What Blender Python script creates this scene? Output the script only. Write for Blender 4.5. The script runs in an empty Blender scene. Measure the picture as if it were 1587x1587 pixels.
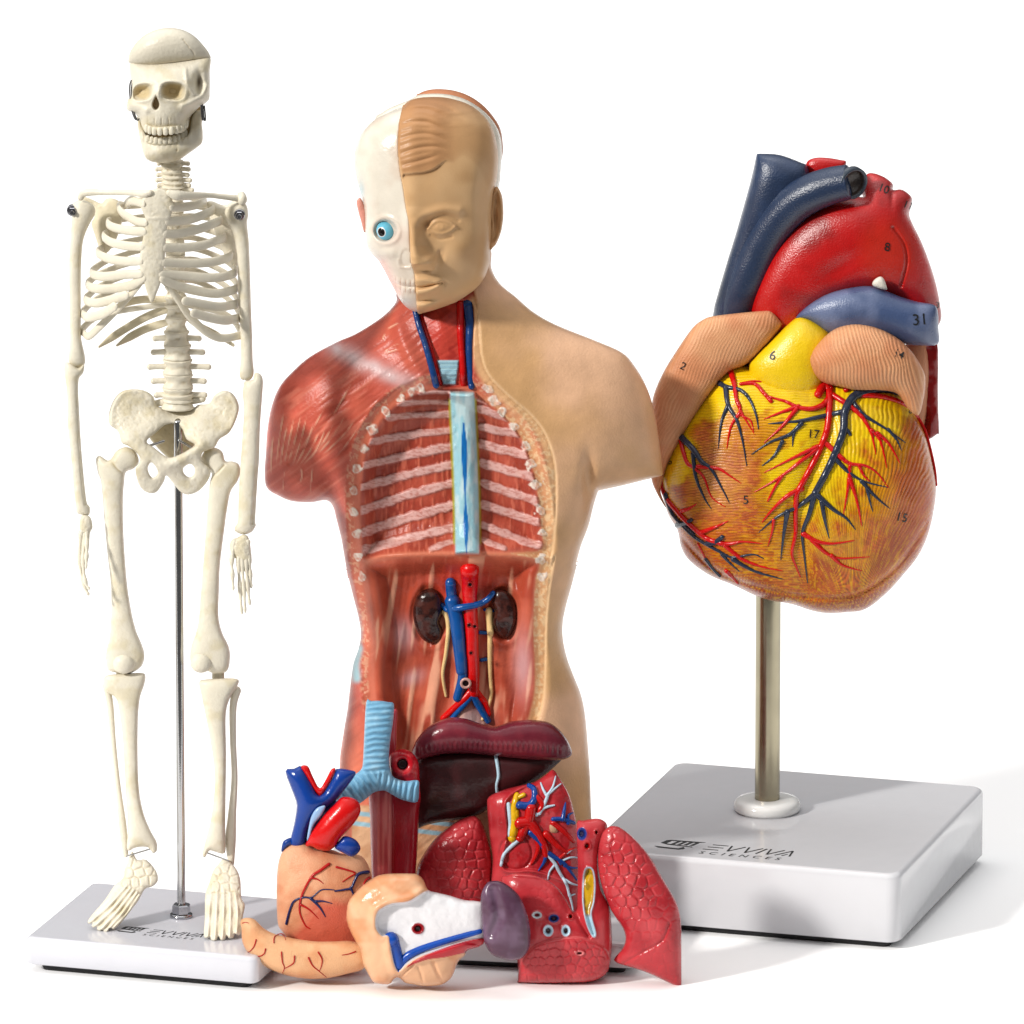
import bpy, math, random
import numpy as np
random.seed(7)
scene = bpy.context.scene
ALB = .84      # paint reflectance of the plastic models
COL = bpy.data.collections.new('anatomy_models'); scene.collection.children.link(COL)
R = math.radians
# ------------------------------------------------------------------ camera
TH = R(14.6); S_, C_ = math.sin(TH), math.cos(TH)
DIST = 200.0; HALF = 793.5; U = 0.01
RY = 1.5; K_ = 7.065 / DIST
RZ = (7.065 - K_ * RY * C_ - RY * S_) / (C_ - K_ * S_)
F_ = np.array([0, C_, -S_]); UP_ = np.array([0, S_, C_])
CAM = np.array([0, RY, RZ]) - DIST * F_
def ray(px, py):
    a = (np.asarray(px, float) - HALF) * U / DIST; b = (HALF - np.asarray(py, float)) * U / DIST
    return a, C_ + b * S_, -S_ + b * C_
def W(px, py, Y):
    """world point at depth Y (world y) seen in direction px,py"""
    dx, dy, dz = ray(px, py); t = (Y - CAM[1]) / dy
    return np.stack(np.broadcast_arrays(CAM[0] + t * dx, CAM[1] + t * dy, CAM[2] + t * dz), -1)
def WZ(px, py, z):
    dx, dy, dz = ray(px, py); t = (z - CAM[2]) / dz
    return np.stack(np.broadcast_arrays(CAM[0] + t * dx, CAM[1] + t * dy, CAM[2] + t * dz), -1)
cam = bpy.data.cameras.new('camera'); camo = bpy.data.objects.new('camera', cam); scene.collection.objects.link(camo)
camo.location = CAM; camo.rotation_euler = (R(90) - TH, 0, 0)
cam.sensor_width = 36; cam.lens = 36 * DIST / 15.87; cam.clip_end = 3000; cam.clip_start = .5
scene.camera = camo
# ------------------------------------------------------------------ tracing helpers
CR = dict(c1=(80, 20, 4.534), c2=(80, 270, 4.534), c3=(80, 560, 3.969), c4=(30, 960, 2.645), c5=(500, 120, 4.408),
          c6=(400, 460, 2.480), c7=(500, 840, 3.607), c8=(350, 1070, 3.305), c9=(620, 1090, 3.45),
          c10=(1000, 220, 3.306), c11=(1000, 540, 3.306), c12=(900, 1000, 2.334), px=(0, 0, 1.0))
def T(spec):
    """'c1: x,y x,y | c2: x,y' -> list of px points"""
    out = []
    for blk in spec.split('|'):
        blk = blk.strip(); k, rest = blk.split(':'); ox, oy, s = CR[k.strip()]
        for tok in rest.split():
            v = [float(q) for q in tok.split(',')]
            out.append([ox + v[0] / s, oy + v[1] / s] + v[2:])
    return out
def crom(P, n, closed=False):
    P = np.asarray(P, float); m = len(P)
    if m < 3 and not closed:
        t = np.linspace(0, 1, n * (m - 1) + 1)[:, None]
        return P[0] * (1 - t) + P[-1] * t
    if closed: idx = np.arange(m)
    else: idx = np.arange(m - 1)
    t = np.linspace(0, 1, n, endpoint=False)[None, :, None]
    g = (lambda i: P[i % m]) if closed else (lambda i: P[np.clip(i, 0, m - 1)])
    p0, p1, p2, p3 = (g(idx - 1)[:, None], g(idx)[:, None], g(idx + 1)[:, None], g(idx + 2)[:, None])
    q = .5 * (2 * p1 + (p2 - p0) * t + (2 * p0 - 5 * p1 + 4 * p2 - p3) * t ** 2 + (3 * p1 - p0 - 3 * p2 + p3) * t ** 3)
    q = q.reshape(-1, P.shape[1])
    return q if closed else np.vstack([q, P[-1:]])
def ss(a, b, x):
    t = np.clip((x - a) / (b - a), 0, 1); return t * t * (3 - 2 * t)
def segd(X, Y, pts, smooth=4):
    """distance to a polyline and the parameter 0..1 along it"""
    P = crom(np.asarray(pts, float)[:, :2], smooth) if smooth > 1 and len(pts) > 2 else np.asarray(pts, float)[:, :2]
    L = np.r_[0, np.cumsum(np.hypot(*np.diff(P, axis=0).T))]; L /= L[-1]
    best = np.full(X.shape, 1e9, np.float32); par = np.zeros(X.shape, np.float32)
    for i in range(len(P) - 1):
        a, b = P[i], P[i + 1]; dx, dy = b - a; l2 = dx * dx + dy * dy + 1e-9
        t = np.clip(((X - a[0]) * dx + (Y - a[1]) * dy) / l2, 0, 1)
        d = np.hypot(X - a[0] - t * dx, Y - a[1] - t * dy); m = d < best
        best = np.where(m, d, best); par = np.where(m, L[i] + t * (L[i + 1] - L[i]), par)
    return best, par
def psd(X, Y, poly, smooth=3):
    """signed distance to a polygon, negative inside"""
    P = crom(poly, smooth, True) if smooth > 1 else np.asarray(poly, float)
    d, _ = segd(X, Y, np.vstack([P, P[:1]]), 1)
    ins = np.zeros(X.shape, bool); n = len(P)
    for i in range(n):
        x1, y1 = P[i]; x2, y2 = P[(i + 1) % n]
        if y1 == y2: continue
        c = ((y1 > Y) != (y2 > Y)) & (X < (x2 - x1) * (Y - y1) / (y2 - y1) + x1)
        ins ^= c
    return np.where(ins, -d, d)
def gau(X, Y, cx, cy, sx, sy, rot=0):
    a = R(rot); dx, dy = X - cx, Y - cy
    u = dx * math.cos(a) + dy * math.sin(a); v = -dx * math.sin(a) + dy * math.cos(a)
    return np.exp(-(u / sx) ** 2 - (v / sy) ** 2)
_nt = np.random.RandomState(3).rand(256, 256)
def noise(X, Y, sc, seed=0):
    x = X / sc + seed * 17.3; y = Y / sc + seed * 9.1
    xi = np.floor(x).astype(int); yi = np.floor(y).astype(int); fx = x - xi; fy = y - yi
    fx = fx * fx * (3 - 2 * fx); fy = fy * fy * (3 - 2 * fy)
    g = lambda i, j: _nt[i & 255, j & 255]
    return (g(xi, yi) * (1 - fx) + g(xi + 1, yi) * fx) * (1 - fy) + (g(xi, yi + 1) * (1 - fx) + g(xi + 1, yi + 1) * fx) * fy
def fbm(X, Y, sc, seed=0, o=3):
    s = 0; a = .5; n = 0
    for k in range(o):
        s = s + a * noise(X, Y, sc / 2 ** k, seed + k * 5); n += a; a *= .5
    return s / n
def lin(c):
    c = np.asarray(c, float) / 255.0
    return np.where(c <= .04045, c / 12.92, ((c + .055) / 1.055) ** 2.4)
def mix(a, b, t):
    t = np.asarray(t)[..., None]; return a * (1 - t) + b * t
def flat(X, c): return np.broadcast_to(lin(c), X.shape + (3,)).copy()
# ------------------------------------------------------------------ objects
def link(o, parent=None):
    COL.objects.link(o)
    if parent is not None:
        o.parent = parent
        if parent.type == 'EMPTY': o.location = -parent.location   # meshes are written in world coordinates
    return o
def thing(name, label, cat, loc, group=None):
    o = bpy.data.objects.new(name, None); COL.objects.link(o); o.location = loc; o.empty_display_size = .2
    o['label'] = label; o['category'] = cat
    if group: o['group'] = group
    return o
def mkmesh(name, V, faces, cols, mat, parent=None, smooth=True):
    """faces: (n,4) or (n,3) int array or list of such"""
    me = bpy.data.meshes.new(name)
    fl = faces if isinstance(faces, list) else [faces]
    fl = [np.asarray(f, np.int32) for f in fl if len(f)]
    V = np.asarray(V, np.float32)
    me.vertices.add(len(V)); me.vertices.foreach_set('co', V.ravel())
    loops = np.concatenate([f.ravel() for f in fl]); tot = np.concatenate([np.full(len(f), f.shape[1], np.int32) for f in fl])
    st = np.r_[0, np.cumsum(tot)[:-1]].astype(np.int32)
    me.loops.add(len(loops)); me.loops.foreach_set('vertex_index', loops)
    me.polygons.add(len(tot)); me.polygons.foreach_set('loop_start', st); me.polygons.foreach_set('loop_total', tot)
    me.polygons.foreach_set('use_smooth', np.full(len(tot), smooth))
    me.update(calc_edges=True)
    at = me.color_attributes.new('Col', 'FLOAT_COLOR', 'POINT')
    c = np.ones((len(V), 4), np.float32); cq = np.asarray(cols, float)
    if name not in ('floor', 'base'): lum = cq @ np.array([.3, .5, .2]); cq = np.clip(lum[:, None] + (cq - lum[:, None]) * (1.0 if mat.name.startswith(('bone', 'muscle', 'skin')) else 1.1), .004, 1)
    c[:, :3] = cq * (1.0 if name == 'floor' else ALB)
    at.data.foreach_set('color', c.ravel())
    me.validate(clean_customdata=False)
    me.materials.append(mat)
    o = bpy.data.objects.new(name, me); link(o, parent)
    return o
# ------------------------------------------------------------------ relief solids traced from outlines
class Relief:
    def __init__(s, loops, res=2.0, smooth=4, Y=0.0, iters=60):
        s.res = res; s.Y = Y
        s.loops = [crom([p[:2] for p in l], smooth, True) if smooth > 1 else np.asarray([p[:2] for p in l], float) for l in loops]
        allp = np.vstack(s.loops); pad = 3 * res
        x0, y0 = allp.min(0) - pad; x1, y1 = allp.max(0) + pad
        s.x0, s.y0 = x0, y0; s.nx = int((x1 - x0) / res) + 2; s.ny = int((y1 - y0) / res) + 2
        s.gx = x0 + np.arange(s.nx) * res; s.gy = y0 + np.arange(s.ny) * res
        s.X, s.Yp = np.meshgrid(s.gx, s.gy)
        A = np.vstack(s.loops); B = np.vstack([np.roll(l, -1, 0) for l in s.loops]); s.A, s.B = A, B
        s.inside = s.scan(s.gx, s.gy)
        s.cin = s.scan(s.gx[:-1] + res / 2, s.gy[:-1] + res / 2)
        # Poisson inflation, coarse to fine
        phi = None; steps = [k for k in (16, 8, 4, 2, 1) if min(s.nx, s.ny) / k > 6] or [1]
        for st in steps:
            m = s.inside[::st, ::st]; h2 = (st * res) ** 2
            if phi is None: p = np.zeros(m.shape)
            else:
                p = np.repeat(np.repeat(phi, 2, 0), 2, 1)[:m.shape[0], :m.shape[1]]
                if p.shape != m.shape: p = np.pad(p, ((0, m.shape[0] - p.shape[0]), (0, m.shape[1] - p.shape[1])), mode='edge')
            p = p * m
            n = iters * 4 if st == steps[0] else iters
            for _ in range(n):
                q = np.zeros_like(p)
                q[1:-1, 1:-1] = .25 * (p[:-2, 1:-1] + p[2:, 1:-1] + p[1:-1, :-2] + p[1:-1, 2:] + h2)
                p = q * m
            phi = p
        s.phi = phi
        # exact distance + nearest point in a band by the outline
        s.dist = np.full(s.X.shape, 1e3, np.float32); s.npx = s.X.copy(); s.npy = s.Yp.copy()
        band = np.zeros(s.X.shape, bool); L = np.hypot(*(B - A).T); k = int(max(1, math.ceil(L.max() / res)))
        for t in np.linspace(0, 1, k, endpoint=False):
            q = A + (B - A) * t; ii = np.clip(((q[:, 0] - x0) / res).astype(int), 0, s.nx - 1); jj = np.clip(((q[:, 1] - y0) / res).astype(int), 0, s.ny - 1)
            band[jj, ii] = True
        for _ in range(5):
            b = band.copy(); b[1:] |= band[:-1]; b[:-1] |= band[1:]; b[:, 1:] |= band[:, :-1]; b[:, :-1] |= band[:, 1:]; band = b
        J, I = np.nonzero(band); px, py = s.X[J, I], s.Yp[J, I]
        bd = np.full(len(px), 1e9); bx = px.copy(); by = py.copy(); D = B - A; l2 = (D ** 2).sum(1) + 1e-12
        for c in range(0, len(px), 4000):
            q = slice(c, c + 4000); t = np.clip(((px[q, None] - A[:, 0]) * D[:, 0] + (py[q, None] - A[:, 1]) * D[:, 1]) / l2, 0, 1)
            nx_ = A[:, 0] + t * D[:, 0]; ny_ = A[:, 1] + t * D[:, 1]
            d = (px[q, None] - nx_) ** 2 + (py[q, None] - ny_) ** 2; k = d.argmin(1); r_ = np.arange(len(k))
            bd[q] = np.sqrt(d[r_, k]); bx[q] = nx_[r_, k]; by[q] = ny_[r_, k]
        s.dist[J, I] = bd; s.npx[J, I] = bx; s.npy[J, I] = by
        # clean the first cells next to the outline
        m = s.inside & (s.dist < 3 * res) & (s.dist > 1e-6)
        d = np.where(m, s.dist, 1); ux = (s.X - s.npx) / d; uy = (s.Yp - s.npy) / d
        ph = s.bil(s.phi, s.npx + ux * 3 * res, s.npy + uy * 3 * res)
        s.phi = np.where(m & (ph > 0), np.minimum(s.phi * 1.6 + 1e-6, d * ph / (3 * res)), s.phi)
        s.h = np.sqrt(np.maximum(4 * s.phi, 0))       # inflated height (a ball for a circle)
    def scan(s, gx, gy):
        out = np.zeros((len(gy), len(gx)), bool); A, B = s.A, s.B
        for j, y in enumerate(gy):
            m = (A[:, 1] > y) != (B[:, 1] > y)
            if not m.any(): continue
            a, b = A[m], B[m]; xs = np.sort(a[:, 0] + (y - a[:, 1]) * (b[:, 0] - a[:, 0]) / (b[:, 1] - a[:, 1]))
            out[j] = np.searchsorted(xs, gx) % 2 == 1
        return out
    def bil(s, F, px, py):
        x = np.clip((np.asarray(px, float) - s.x0) / s.res, 0, s.nx - 1.001); y = np.clip((np.asarray(py, float) - s.y0) / s.res, 0, s.ny - 1.001)
        i = x.astype(int); j = y.astype(int); fx = x - i; fy = y - j
        return (F[j, i] * (1 - fx) + F[j, i + 1] * fx) * (1 - fy) + (F[j + 1, i] * (1 - fx) + F[j + 1, i + 1] * fx) * fy
    def depth(s, px, py): return s.bil(s.D, px, py)
    def ypos(s, px, py, lift=0.): return s.Y - (s.depth(px, py) + lift) * U
    def build(s, name, mat, parent, front, back, col, weld=True, backcol=None, shift=None):
        """front/back: depth towards / away from the viewer in px on the grid; col: (ny,nx,3)"""
        sh = np.zeros(s.X.shape) if shift is None else shift
        s.D = front + sh; cells = s.cin
        used = np.zeros(s.X.shape, bool)
        used[:-1, :-1] |= cells; used[1:, :-1] |= cells; used[:-1, 1:] |= cells; used[1:, 1:] |= cells
        cnt = np.zeros(s.X.shape, int)
        cnt[:-1, :-1] += cells; cnt[1:, :-1] += cells; cnt[:-1, 1:] += cells; cnt[1:, 1:] += cells
        bnd = used & (cnt < 4)
        px = np.where(bnd, s.npx, s.X); py = np.where(bnd, s.npy, s.Yp)
        idx = np.full(s.X.shape, -1, np.int64); n = used.sum(); idx[used] = np.arange(n)
        fr = front.copy(); bk = back.copy()
        if weld: fr = np.where(bnd, 0, fr); bk = np.where(bnd, 0, bk)
        fr = fr + sh; bk = bk - sh
        Vf = W(px[used], py[used], s.Y - fr[used] * U)
        j, i = np.nonzero(cells)
        q = np.stack([idx[j, i], idx[j + 1, i], idx[j + 1, i + 1], idx[j, i + 1]], 1)
        c = np.asarray(col)[used]
        cb = c if backcol is None else np.broadcast_to(lin(backcol), c.shape)
        if weld:
            bi = np.full(n, -1); inner = ~bnd[used]; bi[inner] = n + np.arange(inner.sum()); bi[~inner] = np.arange(n)[~inner]
            Vb = W(px[used][inner], py[used][inner], s.Y + bk[used][inner] * U)
            V = np.vstack([Vf, Vb]); cc = np.vstack([c, cb[inner]]); F = np.vstack([q, bi[q][:, ::-1]])
        else:
            Vb = W(px[used], py[used], s.Y + bk[used] * U)
            V = np.vstack([Vf, Vb]); cc = np.vstack([c, cb])
            e = np.concatenate([q[:, [0, 1]], q[:, [1, 2]], q[:, [2, 3]], q[:, [3, 0]]])
            key = np.sort(e, 1); k1 = key[:, 0] * n + key[:, 1]
            u_, inv, ct = np.unique(k1, return_inverse=True, return_counts=True); be = e[ct[inv] == 1]
            wall = np.stack([be[:, 1], be[:, 0], be[:, 0] + n, be[:, 1] + n], 1)
            F = np.vstack([q, q[:, ::-1] + n, wall])
        o = mkmesh(name, V, F, cc, mat, parent)
        s.obj = o
        return o
def blob(name, spec, mat, parent, Y, col, k=.6, kb=None, cap=None, res=2.0, holes=(), f=None, smooth=4, colf=None, add=0, weld=True, iters=60, sh=None):
    """quick relief solid: spec outline(s) -> object; f(r,X,Y) adds relief, colf(r,X,Y) gives colours"""
    loops = [T(spec) if isinstance(spec, str) else spec] + [T(h) if isinstance(h, str) else h for h in holes]
    r = Relief(loops, res, smooth, Y, iters)
    h = r.h * k
    if cap: h = cap * np.tanh(h / cap)
    fr = h.copy(); bk = (h if kb is None else np.minimum(r.h * kb, 1e9))
    edge = np.clip(r.h / 4., 0, 1)
    r.edge = edge
    if f is not None: fr = fr + f(r, r.X, r.Yp) * edge
    c = flat(r.X, col) if colf is None else colf(r, r.X, r.Yp)
    r.build(name, mat, parent, fr + add, bk, c, weld, shift=None if sh is None else sh(r, r.X, r.Yp))
    return r
def ngrid(P): return np.asarray(P, float)
def tube_geo(P, rad, sides=10, n=4, flat_=1.0, up=None, cap=True, fine=False):
    """P: (m,3) world, rad: (m,) world radii -> V,F ; rounded ends"""
    P = np.asarray(P, float); rad = np.asarray(rad, float)
    Q = crom(np.c_[P, rad], n) if len(P) > 2 else crom(np.c_[P, rad], max(n, 2))
    P, rad = Q[:, :3], np.maximum(Q[:, 3], 1e-4)
    Tn = np.gradient(P, axis=0); Tn /= np.linalg.norm(Tn, axis=1)[:, None] + 1e-12
    if cap:   # dome ends
        a = np.array([math.cos(R(75)), math.cos(R(45)), math.cos(R(15))]); b = np.array([.97, .71, .26])
        r0, r1 = rad[0], rad[-1]
        pre = [P[0] - Tn[0] * r0 * q for q in b * min(1, 1)]; post = [P[-1] + Tn[-1] * r1 * q for q in b[::-1]]
        pr = [r0 * .26, r0 * .71, r0 * .97]; po = [r1 * .97, r1 * .71, r1 * .26]
        P = np.vstack([pre, P, post]); rad = np.r_[pr, rad, po]
        Tn = np.vstack([np.repeat(Tn[:1], 3, 0), Tn, np.repeat(Tn[-1:], 3, 0)])
    m = len(P); N1 = np.zeros_like(P)
    if up is not None:
        u = np.asarray(up, float); N1 = u - (Tn @ u)[:, None] * Tn; N1 /= np.linalg.norm(N1, axis=1)[:, None] + 1e-9
    else:
        u = np.array([0, -1, 0.]) if abs(Tn[0][1]) < .9 else np.array([1., 0, 0])
        v = u - (Tn[0] @ u) * Tn[0]; v /= np.linalg.norm(v)
        for i in range(m):
            v = v - (Tn[i] @ v) * Tn[i]; v /= np.linalg.norm(v) + 1e-12; N1[i] = v
    N2 = np.cross(Tn, N1)
    a = np.linspace(0, 2 * math.pi, sides, endpoint=False)
    V = P[:, None] + rad[:, None, None] * (np.cos(a)[None, :, None] * N1[:, None] + flat_ * np.sin(a)[None, :, None] * N2[:, None])
    V = V.reshape(-1, 3); i, j = np.meshgrid(np.arange(m - 1), np.arange(sides), indexing='ij'); i = i.ravel(); j = j.ravel(); j2 = (j + 1) % sides
    F = np.stack([i * sides + j, i * sides + j2, (i + 1) * sides + j2, (i + 1) * sides + j], 1)
    V = np.vstack([V, P[:1], P[-1:]]); c0, c1 = len(V) - 2, len(V) - 1; jj = np.arange(sides)
    F3 = np.vstack([np.stack([jj * 0 + c0, (jj + 1) % sides, jj], 1), np.stack([jj * 0 + c1, (m - 1) * sides + jj, (m - 1) * sides + (jj + 1) % sides], 1)])
    return V, F, F3
class MB:
    def __init__(s): s.V = []; s.F = []; s.F3 = []; s.C = []; s.n = 0
    def add(s, V, F, F3=None, col=(200, 200, 200)):
        V = np.asarray(V, float); s.V.append(V)
        if len(F): s.F.append(np.asarray(F) + s.n)
        if F3 is not None and len(F3): s.F3.append(np.asarray(F3) + s.n)
        c = lin(col) if np.ndim(col) == 1 else col
        s.C.append(np.broadcast_to(c, V.shape)); s.n += len(V); return s
    def tube(s, P, rad, col, **k):
        V, F, F3 = tube_geo(P, rad, **k); return s.add(V, F, F3, col)
    def build(s, name, mat, parent=None, smooth=True):
        fl = []
        if s.F: fl.append(np.vstack(s.F))
        if s.F3: fl.append(np.vstack(s.F3))
        return mkmesh(name, np.vstack(s.V), fl, np.vstack(s.C), mat, parent, smooth)
def vessels(name, specs, rel, mat, parent, col, lift=.3, sides=8, sc=1.0, n=5, up=0.):
    """tapered tubes lying on a relief, one object per connected network; specs: list of (points px, r0, r1)"""
    Ls = [crom(np.asarray(pts, float)[:, :2], 6) for pts, _, _ in specs]; par = list(range(len(Ls)))
    def root(i):
        while par[i] != i: i = par[i]
        return i
    for i in range(len(Ls)):
        for j in range(i):
            dm = np.sqrt(((Ls[i][:, None] - Ls[j][None]) ** 2).sum(2)).min()
            if dm < .8 * max(min(specs[i][1:]) , 1.5) + max(specs[j][1:]): par[root(i)] = root(j)
    out = []
    for k in sorted(set(root(i) for i in range(len(Ls)))):
        mb = MB()
        for i, (pts, r0, r1) in enumerate(specs):
            if root(i) != k: continue
            p = Ls[i]; t = np.linspace(0, 1, len(p)); rr = (r0 + (r1 - r0) * t) * sc
            Y = rel.ypos(p[:, 0], p[:, 1], up) - rr * U * lift
            mb.tube(W(p[:, 0], p[:, 1], Y), rr * U, col, n=2, sides=sides)
        out.append(mb.build(name, mat, parent))
    return out
def ellipsoid(name, c, r, mat, parent, col, n=24, m=16, colf=None, rot=None):
    a = np.linspace(0, 2 * math.pi, n, endpoint=False); b = np.linspace(0, math.pi, m + 1)
    B_, A_ = np.meshgrid(b, a, indexing='ij')
    V = np.stack([np.sin(B_) * np.cos(A_), np.sin(B_) * np.sin(A_), np.cos(B_)], -1).reshape(-1, 3)
    i, j = np.meshgrid(np.arange(m), np.arange(n), indexing='ij'); i = i.ravel(); j = j.ravel()
    F = np.stack([i * n + j, (i + 1) * n + j, (i + 1) * n + (j + 1) % n, i * n + (j + 1) % n], 1)
    cc = flat(V[:, 0], col) if colf is None else colf(V)
    V = V * np.asarray(r)
    if rot is not None: V = V @ np.asarray(rot).T
    return mkmesh(name, V + np.asarray(c), F, cc, mat, parent)
def lathe(name, prof, c, mat, parent, col, n=32, hexa=False):
    """prof: (r,z) list, around vertical axis at c"""
    n = 6 if hexa else n
    a = np.linspace(0, 2 * math.pi, n, endpoint=False) + .3; V = []; 
    for r_, z in prof: V += [(r_ * math.cos(t), r_ * math.sin(t), z) for t in a]
    m = len(prof); V = np.array(V) + np.asarray(c)
    i, j = np.meshgrid(np.arange(m - 1), np.arange(n), indexing='ij'); i = i.ravel(); j = j.ravel()
    F = np.stack([i * n + j, i * n + (j + 1) % n, (i + 1) * n + (j + 1) % n, (i + 1) * n + j], 1)
    o = mkmesh(name, V, F, flat(V[:, 0], col), mat, parent)
    return o
# ------------------------------------------------------------------ materials (all procedural)
def mat(name, rough=.4, metal=0., bump=.0, bscale=40., coat=0., cavity=0., var=.05, spec=.5, sss=0., stretch=None, vscale=3.0):
    m = bpy.data.materials.new(name); m.use_nodes = True; nt = m.node_tree; N = nt.nodes; L = nt.links
    b = N['Principled BSDF']; b.inputs['Roughness'].default_value = rough; b.inputs['Metallic'].default_value = metal
    b.inputs['Coat Weight'].default_value = coat; b.inputs['Coat Roughness'].default_value = .12; b.inputs['Specular IOR Level'].default_value = spec
    at = N.new('ShaderNodeVertexColor'); at.layer_name = 'Col'; tc = N.new('ShaderNodeTexCoord')
    n = N.new('ShaderNodeTexNoise'); n.inputs['Scale'].default_value = vscale; n.inputs['Detail'].default_value = 4
    L.new(tc.outputs['Object'], n.inputs['Vector'])
    mr = N.new('ShaderNodeMapRange'); mr.inputs['From Min'].default_value = .3; mr.inputs['From Max'].default_value = .7
    mr.inputs['To Min'].default_value = 1 - var; mr.inputs['To Max'].default_value = 1 + var; L.new(n.outputs['Fac'], mr.inputs['Value'])
    mx = N.new('ShaderNodeVectorMath'); mx.operation = 'SCALE'; L.new(at.outputs['Color'], mx.inputs[0]); L.new(mr.outputs['Result'], mx.inputs['Scale'])
    out = mx.outputs[0]
    if cavity:  # darkens and warms concave creases in the colour, standing in for occlusion shade
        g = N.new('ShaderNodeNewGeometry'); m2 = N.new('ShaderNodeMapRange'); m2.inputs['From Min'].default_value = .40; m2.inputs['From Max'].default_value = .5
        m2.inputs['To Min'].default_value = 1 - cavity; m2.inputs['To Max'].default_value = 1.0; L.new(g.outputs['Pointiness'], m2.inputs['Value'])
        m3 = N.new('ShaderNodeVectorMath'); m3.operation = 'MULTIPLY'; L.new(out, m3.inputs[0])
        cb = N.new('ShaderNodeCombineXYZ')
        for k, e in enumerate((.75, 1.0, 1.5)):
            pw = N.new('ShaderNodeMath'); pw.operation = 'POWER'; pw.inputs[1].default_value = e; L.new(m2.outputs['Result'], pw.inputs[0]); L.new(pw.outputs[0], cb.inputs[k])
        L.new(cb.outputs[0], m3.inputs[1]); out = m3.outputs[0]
    L.new(out, b.inputs['Base Color'])
    if sss:
        b.inputs['Subsurface Weight'].default_value = sss; b.inputs['Subsurface Radius'].default_value = (.12, .07, .04); b.inputs['Subsurface Scale'].default_value = .5
    r2 = N.new('ShaderNodeTexNoise'); r2.inputs['Scale'].default_value = vscale * 2; L.new(tc.outputs['Object'], r2.inputs['Vector'])
    rm = N.new('ShaderNodeMapRange'); rm.inputs['To Min'].default_value = max(.02, rough * .75); rm.inputs['To Max'].default_value = rough * 1.25; L.new(r2.outputs['Fac'], rm.inputs['Value']); L.new(rm.outputs['Result'], b.inputs['Roughness'])
    if bump:
        n2 = N.new('ShaderNodeTexNoise'); n2.inputs['Scale'].default_value = bscale; n2.inputs['Detail'].default_value = 5
        if stretch:
            mp = N.new('ShaderNodeMapping'); mp.inputs['Scale'].default_value = stretch; L.new(tc.outputs['Object'], mp.inputs['Vector']); L.new(mp.outputs[0], n2.inputs['Vector'])
        else: L.new(tc.outputs['Object'], n2.inputs['Vector'])
        bp = N.new('ShaderNodeBump'); bp.inputs['Strength'].default_value = bump; bp.inputs['Distance'].default_value = .02
        L.new(n2.outputs['Fac'], bp.inputs['Height']); L.new(bp.outputs[0], b.inputs['Normal'])
    return m
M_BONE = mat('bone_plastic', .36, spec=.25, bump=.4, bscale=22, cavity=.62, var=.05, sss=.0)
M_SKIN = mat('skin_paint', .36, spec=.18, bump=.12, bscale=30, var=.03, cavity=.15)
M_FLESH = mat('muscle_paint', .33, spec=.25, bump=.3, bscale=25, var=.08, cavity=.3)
M_GLOSS = mat('gloss_paint', .24, spec=.38, bump=.25, bscale=18, var=.06)
M_SATIN = mat('satin_paint', .38, spec=.25, bump=.5, bscale=45, var=.05)
M_WHITE = mat('white_plastic', .16, bump=.02, bscale=6, var=.01, coat=.3)
M_INK = mat('black_ink', .5, var=.0)
M_CHROME = mat('chrome', .12, 1.0, bump=.03, bscale=60, var=.05)
M_STEEL = mat('brushed_steel', .24, 1.0, bump=.04, bscale=30, stretch=(8, 8, .6), var=.08)
M_SHADOW_PAD = mat('shadow_pad_black', .7, bump=.1)  # dark finish of the pads that stand in for shadow under the bases
GAP = .125
def base_block(name, corner, ang, wx, wy, h, parent, z0=GAP, rad=.14, col=(198, 198, 202)):
    """rounded slab: corner = front right bottom corner (x,y); ang rotates; extends -x by wx and +y by wy"""
    ca, sa = math.cos(ang), math.sin(ang); ex = np.array([ca, sa]); ey = np.array([-sa, ca])
    def ring(ins, z, r_):
        pts = []
        for (sx, sy, a0) in ((0, 0, -90), (0, 1, 0), (1, 1, 90), (1, 0, 180)):
            cx = -sx * wx + (-1 if sx == 0 else 1) * (ins + r_); cy = sy * wy + (1 if sy == 0 else -1) * (ins + r_)
            for k in range(7):
                a = R(a0 + 15 * k); x = cx + r_ * math.cos(a); y = cy + r_ * math.sin(a)
                p = np.array(corner) + ex * x + ey * y; pts.append((p[0], p[1], z))
        return pts
    e = min(.09, h * .2); V = []; prof = [(.05, z0, rad)]
    prof += [(0.0, z0 + .03, rad)]
    for k in range(0, 6):
        a = R(18 * k); prof.append((e * (1 - math.cos(a)) , z0 + h - e + e * math.sin(a), rad))
    for ins, z, r_ in prof: V += ring(ins, z, max(r_ - ins * .6, .05))
    n = 28; m = len(prof); i, j = np.meshgrid(np.arange(m - 1), np.arange(n), indexing='ij'); i = i.ravel(); j = j.ravel()
    F = np.stack([i * n + j, i * n + (j + 1) % n, (i + 1) * n + (j + 1) % n, (i + 1) * n + j], 1)
    top = (np.arange(n) + (m - 1) * n)[None]; bot = np.arange(n)[::-1][None]
    V = np.array(V); o = mkmesh(name, V, [F, top, bot], flat(V[:, 0], col), M_WHITE, parent)
    for p in o.data.polygons:
        if len(p.vertices) > 4: p.use_smooth = False
    # dark recessed pad under the slab, added to stand in for its drop shadow
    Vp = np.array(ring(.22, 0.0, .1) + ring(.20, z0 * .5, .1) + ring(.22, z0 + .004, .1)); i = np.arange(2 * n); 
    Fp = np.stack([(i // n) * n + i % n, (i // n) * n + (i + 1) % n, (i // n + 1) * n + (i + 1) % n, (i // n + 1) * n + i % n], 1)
    mkmesh('shadow_pad', Vp, [Fp, np.arange(n)[::-1][None]], flat(Vp[:, 0], (34, 34, 36)), M_SHADOW_PAD, o)
    return o, ex, ey
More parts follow.
